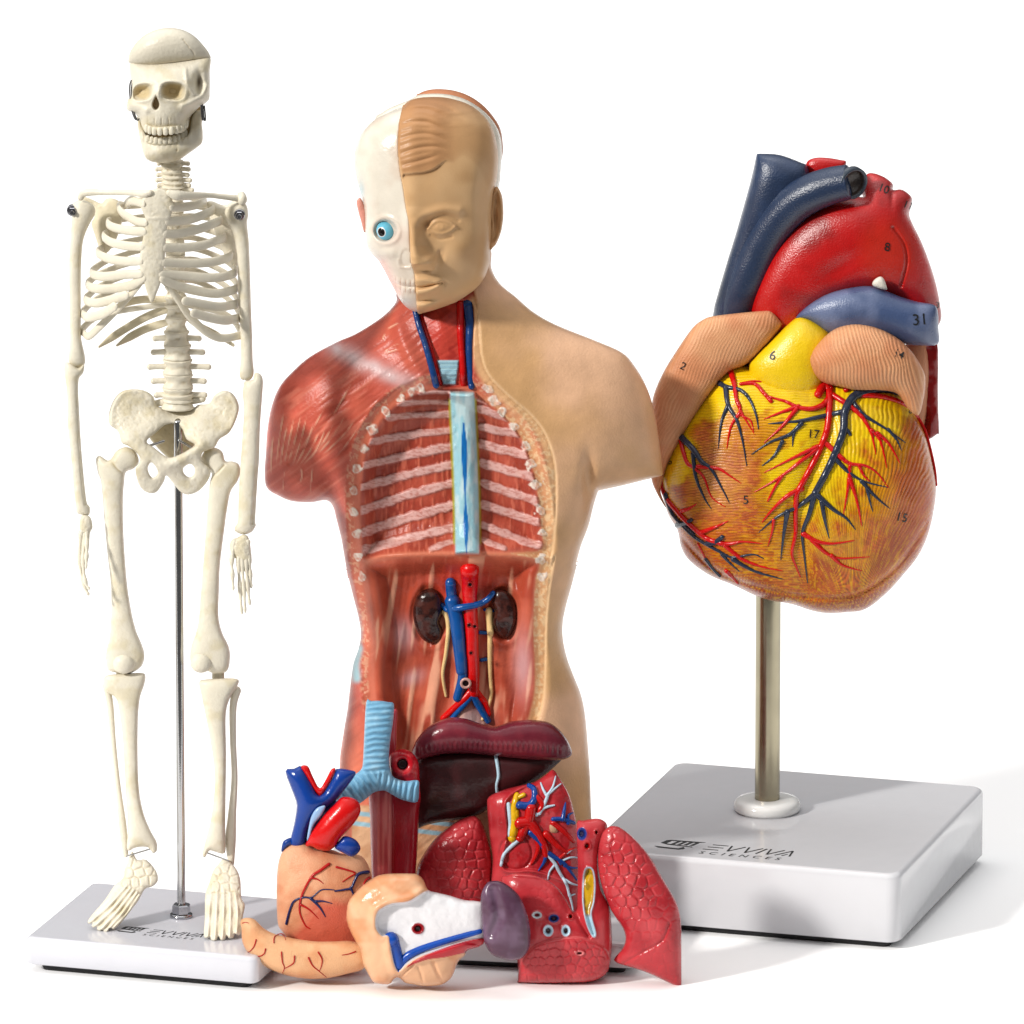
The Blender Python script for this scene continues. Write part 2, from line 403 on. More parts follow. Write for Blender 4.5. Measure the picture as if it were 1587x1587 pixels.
def strokes_on_plane(polys, origin, ex, ey, z, name, parent, col=(12, 12, 12)):
    """flat raised lettering: polygons (list of (u,v)) on a horizontal plane; u along ex, v along ey"""
    mb = MB()
    for P in polys:
        P = np.asarray(P, float); n = len(P)
        xy = np.asarray(origin)[None, :2] + P[:, :1] * ex[None] + P[:, 1:] * ey[None]
        V = np.vstack([np.c_[xy, np.full(n, z + .004)], np.c_[xy, np.full(n, z - .01)]])
        area = .5 * np.sum(P[:, 0] * np.roll(P[:, 1], -1) - np.roll(P[:, 0], -1) * P[:, 1])
        ix = np.arange(n) if area > 0 else np.arange(n)[::-1]
        mb.V.append(V); mb.C.append(np.broadcast_to(lin(col), V.shape)); o = mb.n; mb.n += len(V)
        mb.F.append(None); mb.F[-1] = ('poly', ix + o, np.stack([ix, ix + n, np.roll(ix, -1) + n, np.roll(ix, -1)], 1) + o)
    fl = [];
    for _, top, side in mb.F: fl.append(top[None]); fl.append(side)
    return mkmesh(name, np.vstack(mb.V), fl, np.vstack(mb.C), M_INK, parent, smooth=False)
def text_mesh(s, size=1.0, shear=0, space=1.0, bold=0.0):
    cu = bpy.data.curves.new('lettering', 'FONT'); cu.body = s; cu.size = size; cu.shear = shear; cu.space_character = space; cu.align_x = 'CENTER'; cu.align_y = 'CENTER'; cu.resolution_u = 4; cu.offset = bold
    o = bpy.data.objects.new('lettering', cu); scene.collection.objects.link(o)
    dg = bpy.context.evaluated_depsgraph_get(); me = bpy.data.meshes.new_from_object(o.evaluated_get(dg))
    V = np.array([v.co[:] for v in me.vertices]); F = [tuple(p.vertices) for p in me.polygons]
    bpy.data.objects.remove(o); bpy.data.curves.remove(cu); bpy.data.meshes.remove(me)
    return V, F
def number_on(s, rel, px, py, size, rot, parent, col=(15, 15, 15), lift=1.2, bold=.0):
    V, F = text_mesh(s, size, bold=.035); a = R(rot)
    x = px + V[:, 0] * math.cos(a) + V[:, 1] * math.sin(a); y = py + V[:, 0] * math.sin(a) - V[:, 1] * math.cos(a)
    P = W(x, y, rel.ypos(x, y, lift)); me = bpy.data.meshes.new('number'); me.from_pydata(P.tolist(), [], F)
    at = me.color_attributes.new('Col', 'FLOAT_COLOR', 'POINT'); c = np.ones((len(V), 4), np.float32); c[:, :3] = lin(col); at.data.foreach_set('color', c.ravel())
    me.materials.append(M_INK); o = bpy.data.objects.new('number', me); link(o, parent); return o
# ================================================================== SKELETON ON ITS STAND
BONE = (240, 232, 212); BONE2 = (230, 219, 190)
SZ = GAP + .44
p_fr = WZ(398, 1527, GAP); p_fl = WZ(50, 1496, GAP)
s_ang = math.atan2(p_fr[1] - p_fl[1], p_fr[0] - p_fl[0]); s_w = float(np.hypot(*(p_fr - p_fl)[:2]))
pole_p = WZ(281, 1421, SZ); YB = float(pole_p[1])
SK = thing('skeleton_model', 'cream human skeleton model hanging on a chrome pole over a small white base', 'skeleton model', (pole_p[0], YB, 0))
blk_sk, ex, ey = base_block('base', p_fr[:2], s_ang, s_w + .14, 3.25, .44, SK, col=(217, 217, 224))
# pole + nut
mb = MB(); zt = float(W(275, 655, YB)[2])
mb.tube([(pole_p[0], YB, SZ), (pole_p[0], YB, 3), (pole_p[0], YB, 6), (pole_p[0], YB, zt)], [.066] * 4, (205, 205, 205), sides=20)
mb.build('pole', M_CHROME, SK)
lathe('nut', [(.02, SZ), (.175, SZ), (.175, SZ + .05), (.02, SZ + .05)], (pole_p[0], YB, 0), M_CHROME, SK, (190, 190, 195), 24)
o = lathe('nut', [(.06, SZ + .05), (.135, SZ + .05), (.145, SZ + .07), (.145, SZ + .19), (.13, SZ + .21), (.06, SZ + .21)], (pole_p[0], YB, 0), M_CHROME, SK, (200, 200, 205), hexa=True)
for p in o.data.polygons: p.use_smooth = False
# ---- skull
YS = YB - .35
def cc1(X, Y): return (X - 80) * 4.534, (Y - 20) * 4.534
def skull_f(r, X, Y):
    x, y = cc1(X, Y); d = 0
    for (cx, cy, rx, ry, a) in ((640, 557, 66, 58, 16), (852, 550, 84, 62, 17)):
        xr = (x - cx) + .12 * (y - cy); yr_ = (y - cy) - (.10 if cx > 700 else -.06) * (x - cx); q = (np.abs(xr / rx) ** 2.7 + np.abs(yr_ / ry) ** 2.7) ** (1 / 2.7); d = d - a * 1.35 * np.clip(1.08 - q ** 2, 0, 1) ** .8 + 1.3 * np.exp(-((q - 1.16) / .16) ** 2)
    tri = np.hypot((x - 733) / (13 + 17 * ss(580, 660, y)), (y - 632) / 52); d = d - 14 * ss(1.1, .7, tri)
    d = d + 8 * gau(x, y, 745, 560, 30, 50) + 2.5 * gau(x, y, 740, 480, 170, 30)
    q, t = segd(x, y, [(925, 655), (1000, 625), (1060, 585), (1100, 520)]); d = d + 7 * np.exp(-(q / 28) ** 2)
    q, t = segd(x, y, [(548, 640), (600, 660), (660, 690)]); d = d + 5 * np.exp(-(q / 28) ** 2)
    d = d - 13 * gau(x, y, 1035, 490, 34, 70) + 3 * np.exp(-(segd(x, y, [(940, 400), (955, 500), (1000, 565)])[0] / 16) ** 2)
    d = d - 12 * gau(x, y, 985, 745, 40, 50) - 8 * gau(x, y, 600, 735, 30, 40)
    d = d + 5 * gau(x, y, 760, 760, 130, 80)
    # upper teeth
    q, t = segd(x, y, [(660, 820), (720, 832), (800, 826), (880, 835), (945, 800)])
    d = d + np.exp(-(q / 26) ** 2) * (1.5 + 2.2 * np.abs(np.sin((x - 665) / 40 * math.pi)))
    d = d - 1.5 * np.exp(-((x - 700 - 0) % 48 - 24) ** 2 / 30) * gau(x, y, 780, 760, 130, 30)
    return d + .8 * (fbm(X, Y, 6, 2) - .5)
def bonec(r, X, Y):
    c = mix(flat(X, BONE), lin(BONE2), ss(.45, .8, fbm(X, Y, 18, 4))); return c
def skullc(r, X, Y):
    x, y = cc1(X, Y); c = bonec(r, X, Y)
    tri = np.hypot((x - 733) / (13 + 17 * ss(580, 660, y)), (y - 632) / 52); c = mix(c, lin((150, 120, 70)), .8 * ss(1.0, .6, tri))
    for (cx, cy, rx, ry) in ((640, 557, 66, 58), (852, 550, 84, 62)):
        q = np.hypot((x - cx) / rx, (y - cy) / ry); c = mix(c, lin((222, 200, 150)), .75 * ss(1.05, .6, q))
    c = mix(c, lin((90, 70, 40)), .8 * gau(x, y, 1035, 490, 14, 60)); return c
sk = blob('skull', 'c1: 548,352 550,420 556,470 560,540 556,590 535,610 528,670 545,690 590,712 620,760 640,815 672,848 740,856 800,850 850,856 890,852 935,835 962,790 975,730 1010,692 1040,660 1068,645 1105,610 1112,560 1113,480 1112,400 1112,306 1000,318 880,336 740,350 620,350 546,330',
          M_BONE, SK, YS, BONE, k=.78, kb=1.0, res=.8, f=skull_f, colf=skullc, smooth=3)
skull = sk.obj
def cap_f(r, X, Y):
    x, y = cc1(X, Y); q, t = segd(x, y, [(925, 190), (960, 235), (1000, 290), (990, 325)])
    return .5 * fbm(X, Y, 5, 3) - 1.0 * np.exp(-((q + 8 * (noise(x, y, 12, 3) - .5)) / 6) ** 2)
blob('skull_cap', 'c1: 544,350 540,320 546,290 560,258 600,202 660,152 740,116 830,104 920,118 1000,160 1060,220 1098,268 1114,300 1111,320 1000,339 880,356 740,370 620,370', M_BONE, skull, YS - .012, (230, 222, 203), k=.79, kb=1.0, res=.8, f=cap_f, smooth=3)
blob('skull_base', 'c1: 600,640 800,600 1040,620 1060,720 1040,850 960,930 860,1000 760,960 660,900 620,780', M_BONE, skull, YS + .2, (206, 180, 130), k=.3, res=2)
def jaw_f(r, X, Y):
    x, y = cc1(X, Y); q, t = segd(x, y, [(650, 880), (720, 905), (800, 905), (880, 890), (945, 860)])
    d = np.exp(-(q / 28) ** 2) * (2 + 2.4 * np.abs(np.sin((x - 650) / 38 * math.pi)))
    d = d + 9 * gau(x, y, 760, 990, 110, 60) + 4 * gau(x, y, 770, 930, 120, 60) - 5 * gau(x, y, 1000, 800, 40, 90) - 2 * gau(x, y, 880, 965, 10, 12)
    return d + .6 * (fbm(X, Y, 6, 2) - .5)
jw = blob('jaw', 'c1: 600,718 612,850 625,905 640,970 660,1020 700,1045 760,1055 830,1050 900,1030 960,990 1030,940 1060,905 1062,830 1055,770 1062,690 1010,690 985,740 975,800 955,858 905,882 850,884 800,890 740,890 700,884 668,852 640,800 618,750',
     M_BONE, skull, YS + .04, BONE, k=.8, kb=.7, res=.8, f=jaw_f, colf=bonec, smooth=3)
for pts in ('c1: 1035,470 1040,560 1050,660 1058,745 1068,740 1060,650', 'c1: 562,470 548,520 552,600 568,700 590,750 600,740'):
    p = np.array(T(pts)); mb = MB(); mb.tube(W(p[:, 0], p[:, 1], YS - .12), [.013] * len(p), (190, 190, 195), sides=8)
    q = p + [3, 1]; mb.tube(W(q[:, 0], q[:, 1], YS - .12), [.012] * len(p), (150, 150, 152), sides=8); mb.build('spring', M_CHROME, skull)
for nm, rel, ctr, yref, hh in (('upper_teeth', sk, [(668, 812), (690, 824), (722, 831), (760, 833), (800, 831), (840, 828), (876, 822), (906, 812), (930, 797), (946, 780)], 770, 30), ('lower_teeth', jw, [(676, 884), (704, 893), (734, 897), (764, 898), (796, 897), (828, 893), (860, 886), (890, 876), (918, 862), (940, 846)], 935, 26)):
    mb = MB(); P = np.array(ctr, float); px = 80 + P[:, 0] / 4.534; py = 20 + P[:, 1] / 4.534; yr = 20 + (P[:, 1] + (yref - P[4, 1])) / 4.534
    Yt = rel.ypos(px, yr) + .0 + .10 * np.clip((P[:, 0] - 840) / 100, 0, 1); g = W(px, py + (-4 if yref < 800 else 4), Yt + .02)
    mb.tube(g, [.035] * len(g), BONE2, sides=8, n=3)
    for i in range(len(P)):
        c0 = W(px[i], py[i], Yt[i]); wd = .040 if 2 <= i <= 6 else .034; a = np.linspace(0, 2 * math.pi, 12, endpoint=False); b = np.linspace(0, math.pi, 9); B_, A_ = np.meshgrid(b, a, indexing='ij')
        sq = lambda v: np.sign(v) * np.abs(v) ** .65
        V = np.stack([wd * sq(np.sin(B_) * np.cos(A_)), .03 * np.sin(B_) * np.sin(A_), hh / 453.4 * sq(np.cos(B_))], -1).reshape(-1, 3) + c0
        ii, jj = np.meshgrid(np.arange(8), np.arange(12), indexing='ij'); ii = ii.ravel(); jj = jj.ravel()
        mb.add(V, np.stack([ii * 12 + jj, (ii + 1) * 12 + jj, (ii + 1) * 12 + (jj + 1) % 12, ii * 12 + (jj + 1) % 12], 1), None, (244, 236, 214))
    mb.build(nm, M_BONE, skull)
# ---- spine
def vertebra(cx, cy, hw, hh, Y, proc=None, pd=.1, rr=1.0):
    mb = MB(); P = [(cx, cy - hh), (cx, cy - hh * .8), (cx, cy), (cx, cy + hh * .8), (cx, cy + hh)]
    w = W(np.array([q[0] for q in P]), np.array([q[1] for q in P]), Y)
    V, F, F3 = tube_geo(w, np.array([hw * .93, hw, hw * .80, hw, hw * .93]) * U, sides=28, n=5, cap=False, flat_=.8, up=(1, 0, 0))
    ang = np.arctan2(V[:, 0] - w[2][0], -(V[:, 1] - Y)); nz = noise(ang * 40, V[:, 2] * 100, 5, 3) - .5
    V[:, 0] += nz * .02 * np.sign(V[:, 0] - w[2][0]); V[:, 1] += nz * .035
    mb.add(V, F, F3, BONE)
    if proc:
        for sx, (l, dy, r_) in zip((-1, 1), proc):
            a = np.array([[cx + sx * hw * .5, cy], [cx + sx * (hw + l * .5), cy + dy * .5], [cx + sx * (hw + l), cy + dy]])
            mb.tube(W(a[:, 0], a[:, 1], Y + pd), np.array([r_ * 1.1, r_ * .9, r_]) * U, BONE, flat_=1.0, sides=10)
    mb.tube(W(np.array([cx, cx]), np.array([cy, cy + hh]), Y + .18), [hw * .5 * U, hw * .4 * U], BONE)
    return mb.build('vertebra', M_BONE, SK)
cpx = lambda k, x, y: tuple(T(f'{k}: {x},{y}')[0])
neck = [(848, 1055, 92), (842, 1095, 88), (845, 1135, 92), (848, 1172, 92), (852, 1208, 96), (856, 1240, 100)]
for i, (x, y, w) in enumerate(neck):
    px, py = cpx('c1', x, y); vertebra(px, py, w / 4.534 * .80, 4.4, YB - .1, [(5 + 2 * (i % 2), 1, 3.6), (8 + 3 * (i % 2), 1, 3.8)], .02)
YSP = YB + .12
for k in range(11):
    y = 150 + k * 75; px, py = cpx('c2', 862 + k * 1.0, y); vertebra(px, py, 13.5 + k * .35, 8.1, YSP + .1 * math.sin(k / 10 * 3.1))
for (x, y, w, pl, pr) in ((876, 960, 72, 0, 0), (876, 1058, 78, 0, 0), (878, 1150, 90, 60, 66), (882, 1247, 98, 68, 80), (886, 1350, 104, 92, 112), (888, 1450, 106, 66, 76), (886, 1548, 108, 40, 80)):
    px, py = cpx('c2', x, y); q = 4.534
    vertebra(px, py, w / q, 11.0, YSP, [(pl / q, 1, 4.8), (pr / q, 1, 4.8)] if pl else None, .02)
px, py = cpx('c3', 775, 245); vertebra(px, py, 25, 12, YSP, [(12, 6, 6), (13, -4, 6)], .05)
# ---- rib cage
def stern_f(r, X, Y): return 1.5 * (fbm(X, Y, 5, 6) - .5) + 1.2 * gau(X, Y, 237, 338, 30, 2.5) 
blob('sternum', 'c2: 690,120 740,100 800,112 835,150 850,190 868,225 845,270 835,310 810,370 802,480 797,560 792,640 778,700 768,755 745,820 702,905 670,830 650,765 627,700 618,600 632,500 650,400 660,320 642,270 622,215 640,165',
     M_BONE, SK, YB - .98, (238, 230, 208), k=.22, res=1.2, f=stern_f, colf=bonec)
# side-path (front outer -> sternum) in c2 px, spine attach y
LR = [([(520, 215), (560, 186), (640, 205)], 165), ([(472, 222), (492, 268), (545, 305), (600, 332), (655, 338)], 225), ([(398, 335), (412, 362), (470, 383), (560, 398), (645, 402)], 300),
      ([(372, 425), (378, 452), (430, 482), (520, 502), (630, 510)], 375), ([(328, 540), (345, 570), (420, 598), (520, 612), (620, 610)], 450), ([(286, 680), (300, 708), (380, 718), (500, 706), (620, 700)], 525),
      ([(258, 760), (268, 790), (330, 806), (450, 800), (560, 780), (640, 728)], 600), ([(246, 865), (252, 893), (320, 905), (420, 882), (520, 850)], 675), ([(224, 960), (228, 992), (262, 1004), (350, 985), (440, 930)], 750)]
RR = [([(1080, 195), (1040, 208), (950, 228), (850, 232)], 165), ([(1136, 248), (1090, 275), (1000, 310), (920, 326), (820, 330)], 225), ([(1190, 322), (1130, 350), (1020, 390), (900, 416), (805, 420)], 300),
      ([(1216, 440), (1160, 466), (1060, 500), (920, 516), (800, 516)], 375), ([(1262, 565), (1200, 600), (1080, 622), (920, 625), (795, 620)], 450), ([(1296, 675), (1240, 712), (1120, 728), (920, 712), (780, 702)], 525),
      ([(1308, 785), (1250, 822), (1150, 838), (1000, 815), (880, 780), (785, 735)], 600), ([(1312, 895), (1250, 922), (1170, 932), (1060, 915), (940, 890)], 675), ([(1326, 995), (1270, 1020), (1210, 1026), (1100, 1005), (1000, 975)], 750)]
def rib(path, ys, sx, r_=7.3, cost=False):
    xs = 868
    a = path[0]; b = path[-1]
    xq = [xs, xs + (a[0] - xs) * .35, xs + (a[0] - xs) * .80]; 
    yq = [ys, ys + (a[1] - ys) * .06 - 8, ys + (a[1] - ys) * .5]
    dq = [.12, .55, .42]
    n = len(path); dd = [0.0 - .98 * (i / (n - 1)) ** .62 for i in range(n)]; dd[0] = .05
    P = [(x, y, d) for x, y, d in zip(xq, yq, dq)] + [(p[0], p[1], d) for p, d in zip(path, dd)]
    P = np.array(P); px = 80 + P[:, 0] / 4.534; py = 270 + P[:, 1] / 4.534
    w = W(px, py, YB + P[:, 2]); rad = np.array([3.6, 4.4, 5.0] + [r_] * n) * U; rad[-1] *= .95
    mb = MB(); mb.tube(w, rad, BONE, n=7, sides=12, flat_=.42, up=(0, 0, 1))
    # growth line between bone and cartilage
    return mb.build('rib', M_BONE, SK)
for path, ys in LR: rib(path, ys, -1)
for path, ys in RR: rib(path, ys, 1)
for pts, r0, r1 in ((T('c2: 640,735 600,790 540,862 430,980 330,1078 262,1138 228,1118 222,1080'), 5.2, 6.5), (T('c2: 775,735 830,790 890,880 960,985 1070,1095 1180,1150 1290,1140 1326,1110'), 5.5, 6.8)):
    p = np.array(pts); n = len(p); dd = -.9 + .85 * np.linspace(0, 1, n) ** 1.5
    x = np.r_[p[:, 0], p[-1, 0] + (272 - p[-1, 0]) * .25, 272]; y = np.r_[p[:, 1], 486, 470]; d = np.r_[dd, .35, .15]
    mb = MB(); mb.tube(W(x, y, YB + d), np.r_[np.linspace(r0, r1, n), 5, 4] * U, BONE, n=6, sides=12, flat_=.5, up=(0, 0, 1)); mb.build('rib', M_BONE, SK)
for pts in ('c2: 850,950 760,965 650,1010 520,1085 420,1150 335,1212', 'c2: 850,1030 760,1055 650,1092 540,1150 460,1202', 'c2: 880,860 760,882 640,880 520,905 430,960'):
    p = np.array(T(pts)); n = len(p); mb = MB(); mb.tube(W(p[:, 0], p[:, 1], YB + .15 + .35 * np.sin(np.linspace(0, 2.6, n))), np.array([4.0] + [6.2] * (n - 2) + [2.2]) * U, BONE2, flat_=.4, up=(0, 0, 1), n=6); mb.build('rib', M_BONE, SK)
p = np.array(T('c2: 900,960 1010,1050 1150,1120 1275,1200')); mb = MB(); mb.tube(W(p[:, 0], p[:, 1], YB + np.array([.15, .5, .45, .3])), np.array([4, 5, 5, 3]) * U, BONE2, flat_=.4, up=(0, 0, 1)); mb.build('rib', M_BONE, SK)
# ---- shoulder girdle
for pts, rr, Ys in (('c2: 205,162 240,130 400,128 560,130 650,135 690,128', [24, 26, 19, 21, 28, 20], np.array([-.35, -.4, -.55, -.8, -.98, -1.03])), ('c2: 825,130 880,148 960,152 1100,148 1220,160 1310,170', [22, 36, 30, 19, 20, 24], np.array([-1.04, -1.02, -.88, -.6, -.42, -.3]))):
    p = np.array(T(pts)); mb = MB(); mb.tube(W(p[:, 0], p[:, 1], YB + Ys), np.array(rr) / 4.534 * U, BONE, n=5, sides=14); mb.build('clavicle', M_BONE, SK)
def scap_f(r, X, Y): return 1.5 * fbm(X, Y, 14, 2)
blob('scapula', 'c2: 190,190 230,160 290,180 350,205 380,175 430,170 480,200 500,300 470,420 420,520 370,560 335,520 300,420 278,345 300,300 290,220', M_BONE, SK, YB + .28, BONE2, k=.4, f=scap_f, res=1.6)
blob('scapula', 'c2: 1090,205 1130,190 1180,210 1230,215 1300,160 1310,130 1350,125 1374,170 1365,205 1330,230 1300,320 1300,500 1310,640 1240,620 1180,480 1120,330', M_BONE, SK, YB + .2, BONE, k=.4, f=scap_f, res=1.6)
ellipsoid('acromion', W(*cpx('c2', 1338, 176), YB - .3), (.075, .09, .1), M_BONE, SK, BONE)
def bone_f(r, X, Y): return .5 * (fbm(X, Y, 9, 3) - .5)
hum = ['c2: 142,250 150,205 200,180 260,195 300,230 305,280 275,335 240,410 217,500 206,700 206,1000 208,1150 235,1280 230,1340 180,1365 132,1340 118,1300 128,1150 125,900 123,600 134,420 142,320',
       'c2: 1215,265 1240,225 1330,195 1372,222 1382,290 1374,350 1388,500 1398,800 1404,1000 1410,1150 1413,1300 1420,1400 1390,1448 1332,1440 1320,1390 1330,1280 1325,1100 1312,900 1308,700 1290,500 1255,380 1212,300']
for spec, b in zip(hum, ((145, 255), (1320, 283))):
    h = blob('humerus', spec, M_BONE, SK, YB - .22, BONE, k=.75, res=1.2, f=bone_f, colf=bonec)
    px, py = cpx('c2', *b); c = W(px, py, float(h.ypos(px, py, 2)))
    mb = MB(); a = np.linspace(0, 2 * math.pi, 6, endpoint=False) + .3
    for r_, y0, y1, n in ((8.6, 0, -.03, 20), (7.0, -.03, -.10, 6), (3.6, -.10, -.16, 14)):
        a = np.linspace(0, 2 * math.pi, n, endpoint=False); ring = lambda rr, y: np.stack([c[0] + rr * U * np.cos(a), c[1] + y + 0 * a, c[2] + rr * U * np.sin(a)], 1)
        V = np.vstack([ring(r_, y0 + .06), ring(r_, y1 + .008), ring(r_ * .9, y1), [[c[0], c[1] + y1, c[2]]]]); i = np.arange(n); j = (i + 1) % n
        mb.add(V, np.vstack([np.stack([i, j, j + n, i + n], 1), np.stack([i + n, j + n, j + 2 * n, i + 2 * n], 1)]), np.stack([i + 2 * n, j + 2 * n, i * 0 + 3 * n], 1), (190, 190, 195))
    mb.build('bolt', M_CHROME, h.obj, smooth=False)
def ulna_f(pts, w=2.0, a=3.2):
    P = T(pts)
    return lambda r, X, Y: -a * np.exp(-(segd(X, Y, P)[0] / w) ** 2) + .5 * (fbm(X, Y, 9, 3) - .5)
blob('forearm', 'c3: 76,40 90,5 130,20 165,40 200,18 195,70 168,110 165,200 170,300 180,500 192,650 207,800 218,872 236,900 230,945 190,946 155,930 148,880 135,780 120,600 100,400 94,200 84,110', M_BONE, SK, YB - .3, BONE, k=.75, res=1.2, f=ulna_f('c3: 175,480 185,650 200,800 208,880'), colf=bonec)
blob('forearm', 'c3: 1180,155 1190,122 1240,112 1250,72 1285,80 1300,120 1296,200 1282,400 1276,600 1268,700 1256,900 1252,985 1256,1010 1230,1050 1180,1066 1130,1046 1127,1020 1146,980 1149,850 1160,650 1174,450 1184,300 1174,195', M_BONE, SK, YB - .3, BONE, k=.6, res=1.2, f=ulna_f('c3: 1275,420 1262,650 1245,900 1235,1000', 2.2, 3.5), colf=bonec)
def hand(palm, fingers, Y):
    h = blob('hand', palm, M_BONE, SK, Y, BONE, k=.5, res=1.0, f=lambda r, X, Y_: 1.6 * (fbm(X, Y_, 4, 8) - .5), colf=bonec)
    for spec, dY in fingers:
        p = np.array(T(spec)); n = len(p); L = crom(p, 10); t = np.linspace(0, 1, len(L)); r_ = (3.7 - 1.2 * t) * (1 + .28 * np.cos(t * math.pi * 6)) ; r_[-3:] *= np.array([.9, .7, .5])
        mb = MB(); mb.tube(W(L[:, 0], L[:, 1], Y + np.linspace(-.03, dY, len(L))), r_ * U, BONE, n=1, sides=9); mb.build('finger', M_BONE, h.obj)
hand('c3: 178,960 205,945 240,962 252,1020 236,1060 228,1160 205,1220 178,1210 164,1130 172,1030', [('c3: 180,1060 172,1180 182,1300 205,1390 228,1436', -.15), ('c3: 205,1060 196,1180 198,1300 212,1370 230,1400', -.25), ('c3: 215,1050 216,1160 212,1270', -.3), ('c3: 185,1050 184,1200 196,1330 218,1420', -.08)], YB - .35)
hand('c3: 1140,1085 1180,1066 1212,1085 1226,1160 1230,1240 1205,1290 1160,1280 1140,1220 1108,1200 1096,1130 1112,1095', [('c3: 1125,1110 1108,1220 1112,1310 1117,1405', -.2), ('c3: 1155,1110 1150,1240 1158,1400 1170,1552', -.12), ('c3: 1172,1110 1172,1240 1182,1400 1191,1542', -.12), ('c3: 1190,1110 1196,1240 1206,1380 1219,1496', -.1), ('c3: 1205,1110 1214,1220 1222,1310 1228,1390', -.06)], YB - .35)
# ---- pelvis
def pelv_f(r, X, Y):
    x, y = (X - 80) * 3.969, (Y - 560) * 3.969
    d = -7 * gau(x, y, 520, 330, 90, 110, 30) - 6 * gau(x, y, 1010, 330, 70, 110, -30)
    d = d + 4 * np.exp(-(segd(x, y, [(640, 250), (560, 178), (440, 190), (370, 290), (365, 390)])[0] / 20) ** 2) + 3 * np.exp(-(segd(x, y, [(1000, 215), (1080, 190), (1145, 280), (1110, 400)])[0] / 20) ** 2)
    d = d + 5 * np.exp(-(segd(x, y, [(470, 480), (580, 560), (690, 640), (800, 600), (920, 510)])[0] / 34) ** 2)
    return d + 1.6 * (fbm(X, Y, 5, 4) - .5)
def pelv_sh(r, X, Y):
    x, y = (X - 80) * 3.969, (Y - 560) * 3.969
    return 40 * ss(250, 600, y) * (1 - .45 * ss(620, 800, y)) - 16 * gau(x, y, 780, 280, 120, 80)
blob('pelvis', 'c3: 645,268 625,215 570,180 500,171 430,186 380,240 352,320 357,390 408,430 430,500 470,520 520,560 545,600 530,640 515,665 530,740 560,790 610,812 650,800 690,740 705,702 740,740 790,800 840,820 900,800 950,750 978,690 962,650 925,612 930,560 1000,530 1032,480 1090,440 1130,370 1153,280 1120,205 1060,180 1000,212 970,258 900,268 870,290 780,300 700,292', M_BONE, SK, YB + .1, BONE, k=.38, res=1.2,
     holes=['c3: 585,492 640,440 700,392 765,384 805,420 830,480 880,512 850,538 790,572 730,592 690,577 630,530', 'c3: 592,655 612,622 640,650 652,690 622,716 600,690', 'c3: 812,655 850,632 876,650 878,690 850,714 815,690'], f=pelv_f, colf=bonec, sh=pelv_sh)
blob('sacrum', 'c3: 600,300 720,280 860,280 960,300 940,420 880,520 800,600 760,640 720,600 640,520 590,440', M_BONE, SK, YB + .28, (216, 202, 166), k=.3, res=1.6, f=lambda r, X, Y: 3 * (fbm(X, Y, 9, 3) - .5))
for a, b in (((600, 520), (690, 490)), ((785, 485), (860, 530))):
    p = np.array([cpx('c3', *a), cpx('c3', *b)]); mb = MB(); mb.tube(W(p[:, 0], p[:, 1], YB - .12), [.022, .022], (200, 200, 200), sides=8); mb.build('screw', M_CHROME, SK)
# ---- legs
def fem_f(ax, k_=1):
    P = T(ax)
    return lambda r, X, Y: .4 * (fbm(X, Y, 10, 3) - .5) - 2.2 * np.exp(-(segd(X, Y, P)[0] / 2.2) ** 2)
fl = blob('femur', 'c3: 277,650 272,602 295,580 345,610 372,590 392,558 425,535 470,528 520,560 537,620 505,660 457,682 447,740 440,830 440,1000 450,1200 468,1400 495,1560 | c4: 480,50 505,110 513,150 502,190 470,215 440,222 380,215 358,195 355,140 370,70 375,0 | c3: 366,1400 345,1200 326,1000 311,800 300,725 287,695',
          M_BONE, SK, YB - .1, BONE, k=.75, cap=24, res=1.3, f=fem_f('c3: 365,610 400,660 440,690'), colf=bonec)
fr_ = blob('femur', 'c3: 920,590 945,548 1000,530 1050,557 1068,612 1110,615 1150,632 1160,680 1142,740 1102,800 1081,900 1060,1050 1036,1250 1030,1400 1026,1560 | c4: 830,50 858,110 864,160 850,213 800,222 770,212 720,208 700,165 705,110 725,50 735,0 | c3: 920,1400 940,1150 955,950 968,790 975,735 985,690 950,660 925,625',
          M_BONE, SK, YB - .1, BONE, k=.75, cap=24, res=1.3, f=fem_f('c3: 1060,640 1010,690 985,690'), colf=bonec)
for rel, x, y in ((fl, 428, 182), (fr_, 745, 178)):
    px, py = cpx('c4', x, y); yy = float(rel.ypos(px, py)); ellipsoid('patella', W(px, py, yy + .02), (.168, .12, .158), M_BONE, rel.obj, BONE)
for spec in ('c4: 345,250 360,229 420,223 500,219 517,232 512,268 495,320 487,400 485,550 491,700 511,800 540,870 562,910 565,945 548,958 530,936 500,932 470,938 450,948 440,930 445,850 436,700 425,500 410,380 395,322 352,292',
             'c4: 737,257 760,246 850,241 896,246 895,270 860,330 846,400 848,550 846,700 844,850 846,930 838,960 800,952 778,948 760,976 751,960 760,920 785,820 800,700 798,600 780,480 760,380 744,300'):
    blob('tibia', spec, M_BONE, SK, YB - .12, BONE, k=.72, cap=20, res=1.3, f=bone_f, colf=bonec)
for spec, rr in (('c4: 356,270 372,350 385,500 404,680 424,850 436,965', [15, 14, 11, 11, 16, 11]), ('c4: 890,292 876,360 876,500 882,650 872,800 866,900 868,1000', [19, 15, 13, 13, 17, 22, 13])):
    p = np.array(T(spec)); mb = MB(); mb.tube(W(p[:, 0], p[:, 1], YB - .02), np.array(rr) / 2.645 * U, BONE, n=6, sides=12); mb.build('fibula', M_BONE, SK)
for a, b in (((440, 970), (540, 940)), ((765, 955), (860, 990))):
    p = np.array([cpx('c4', *a), cpx('c4', *b)]); mb = MB(); mb.tube(W(p[:, 0], p[:, 1], YB - .12), [.012, .012], (200, 200, 200), sides=6); mb.build('ankle_wire', M_CHROME, SK)
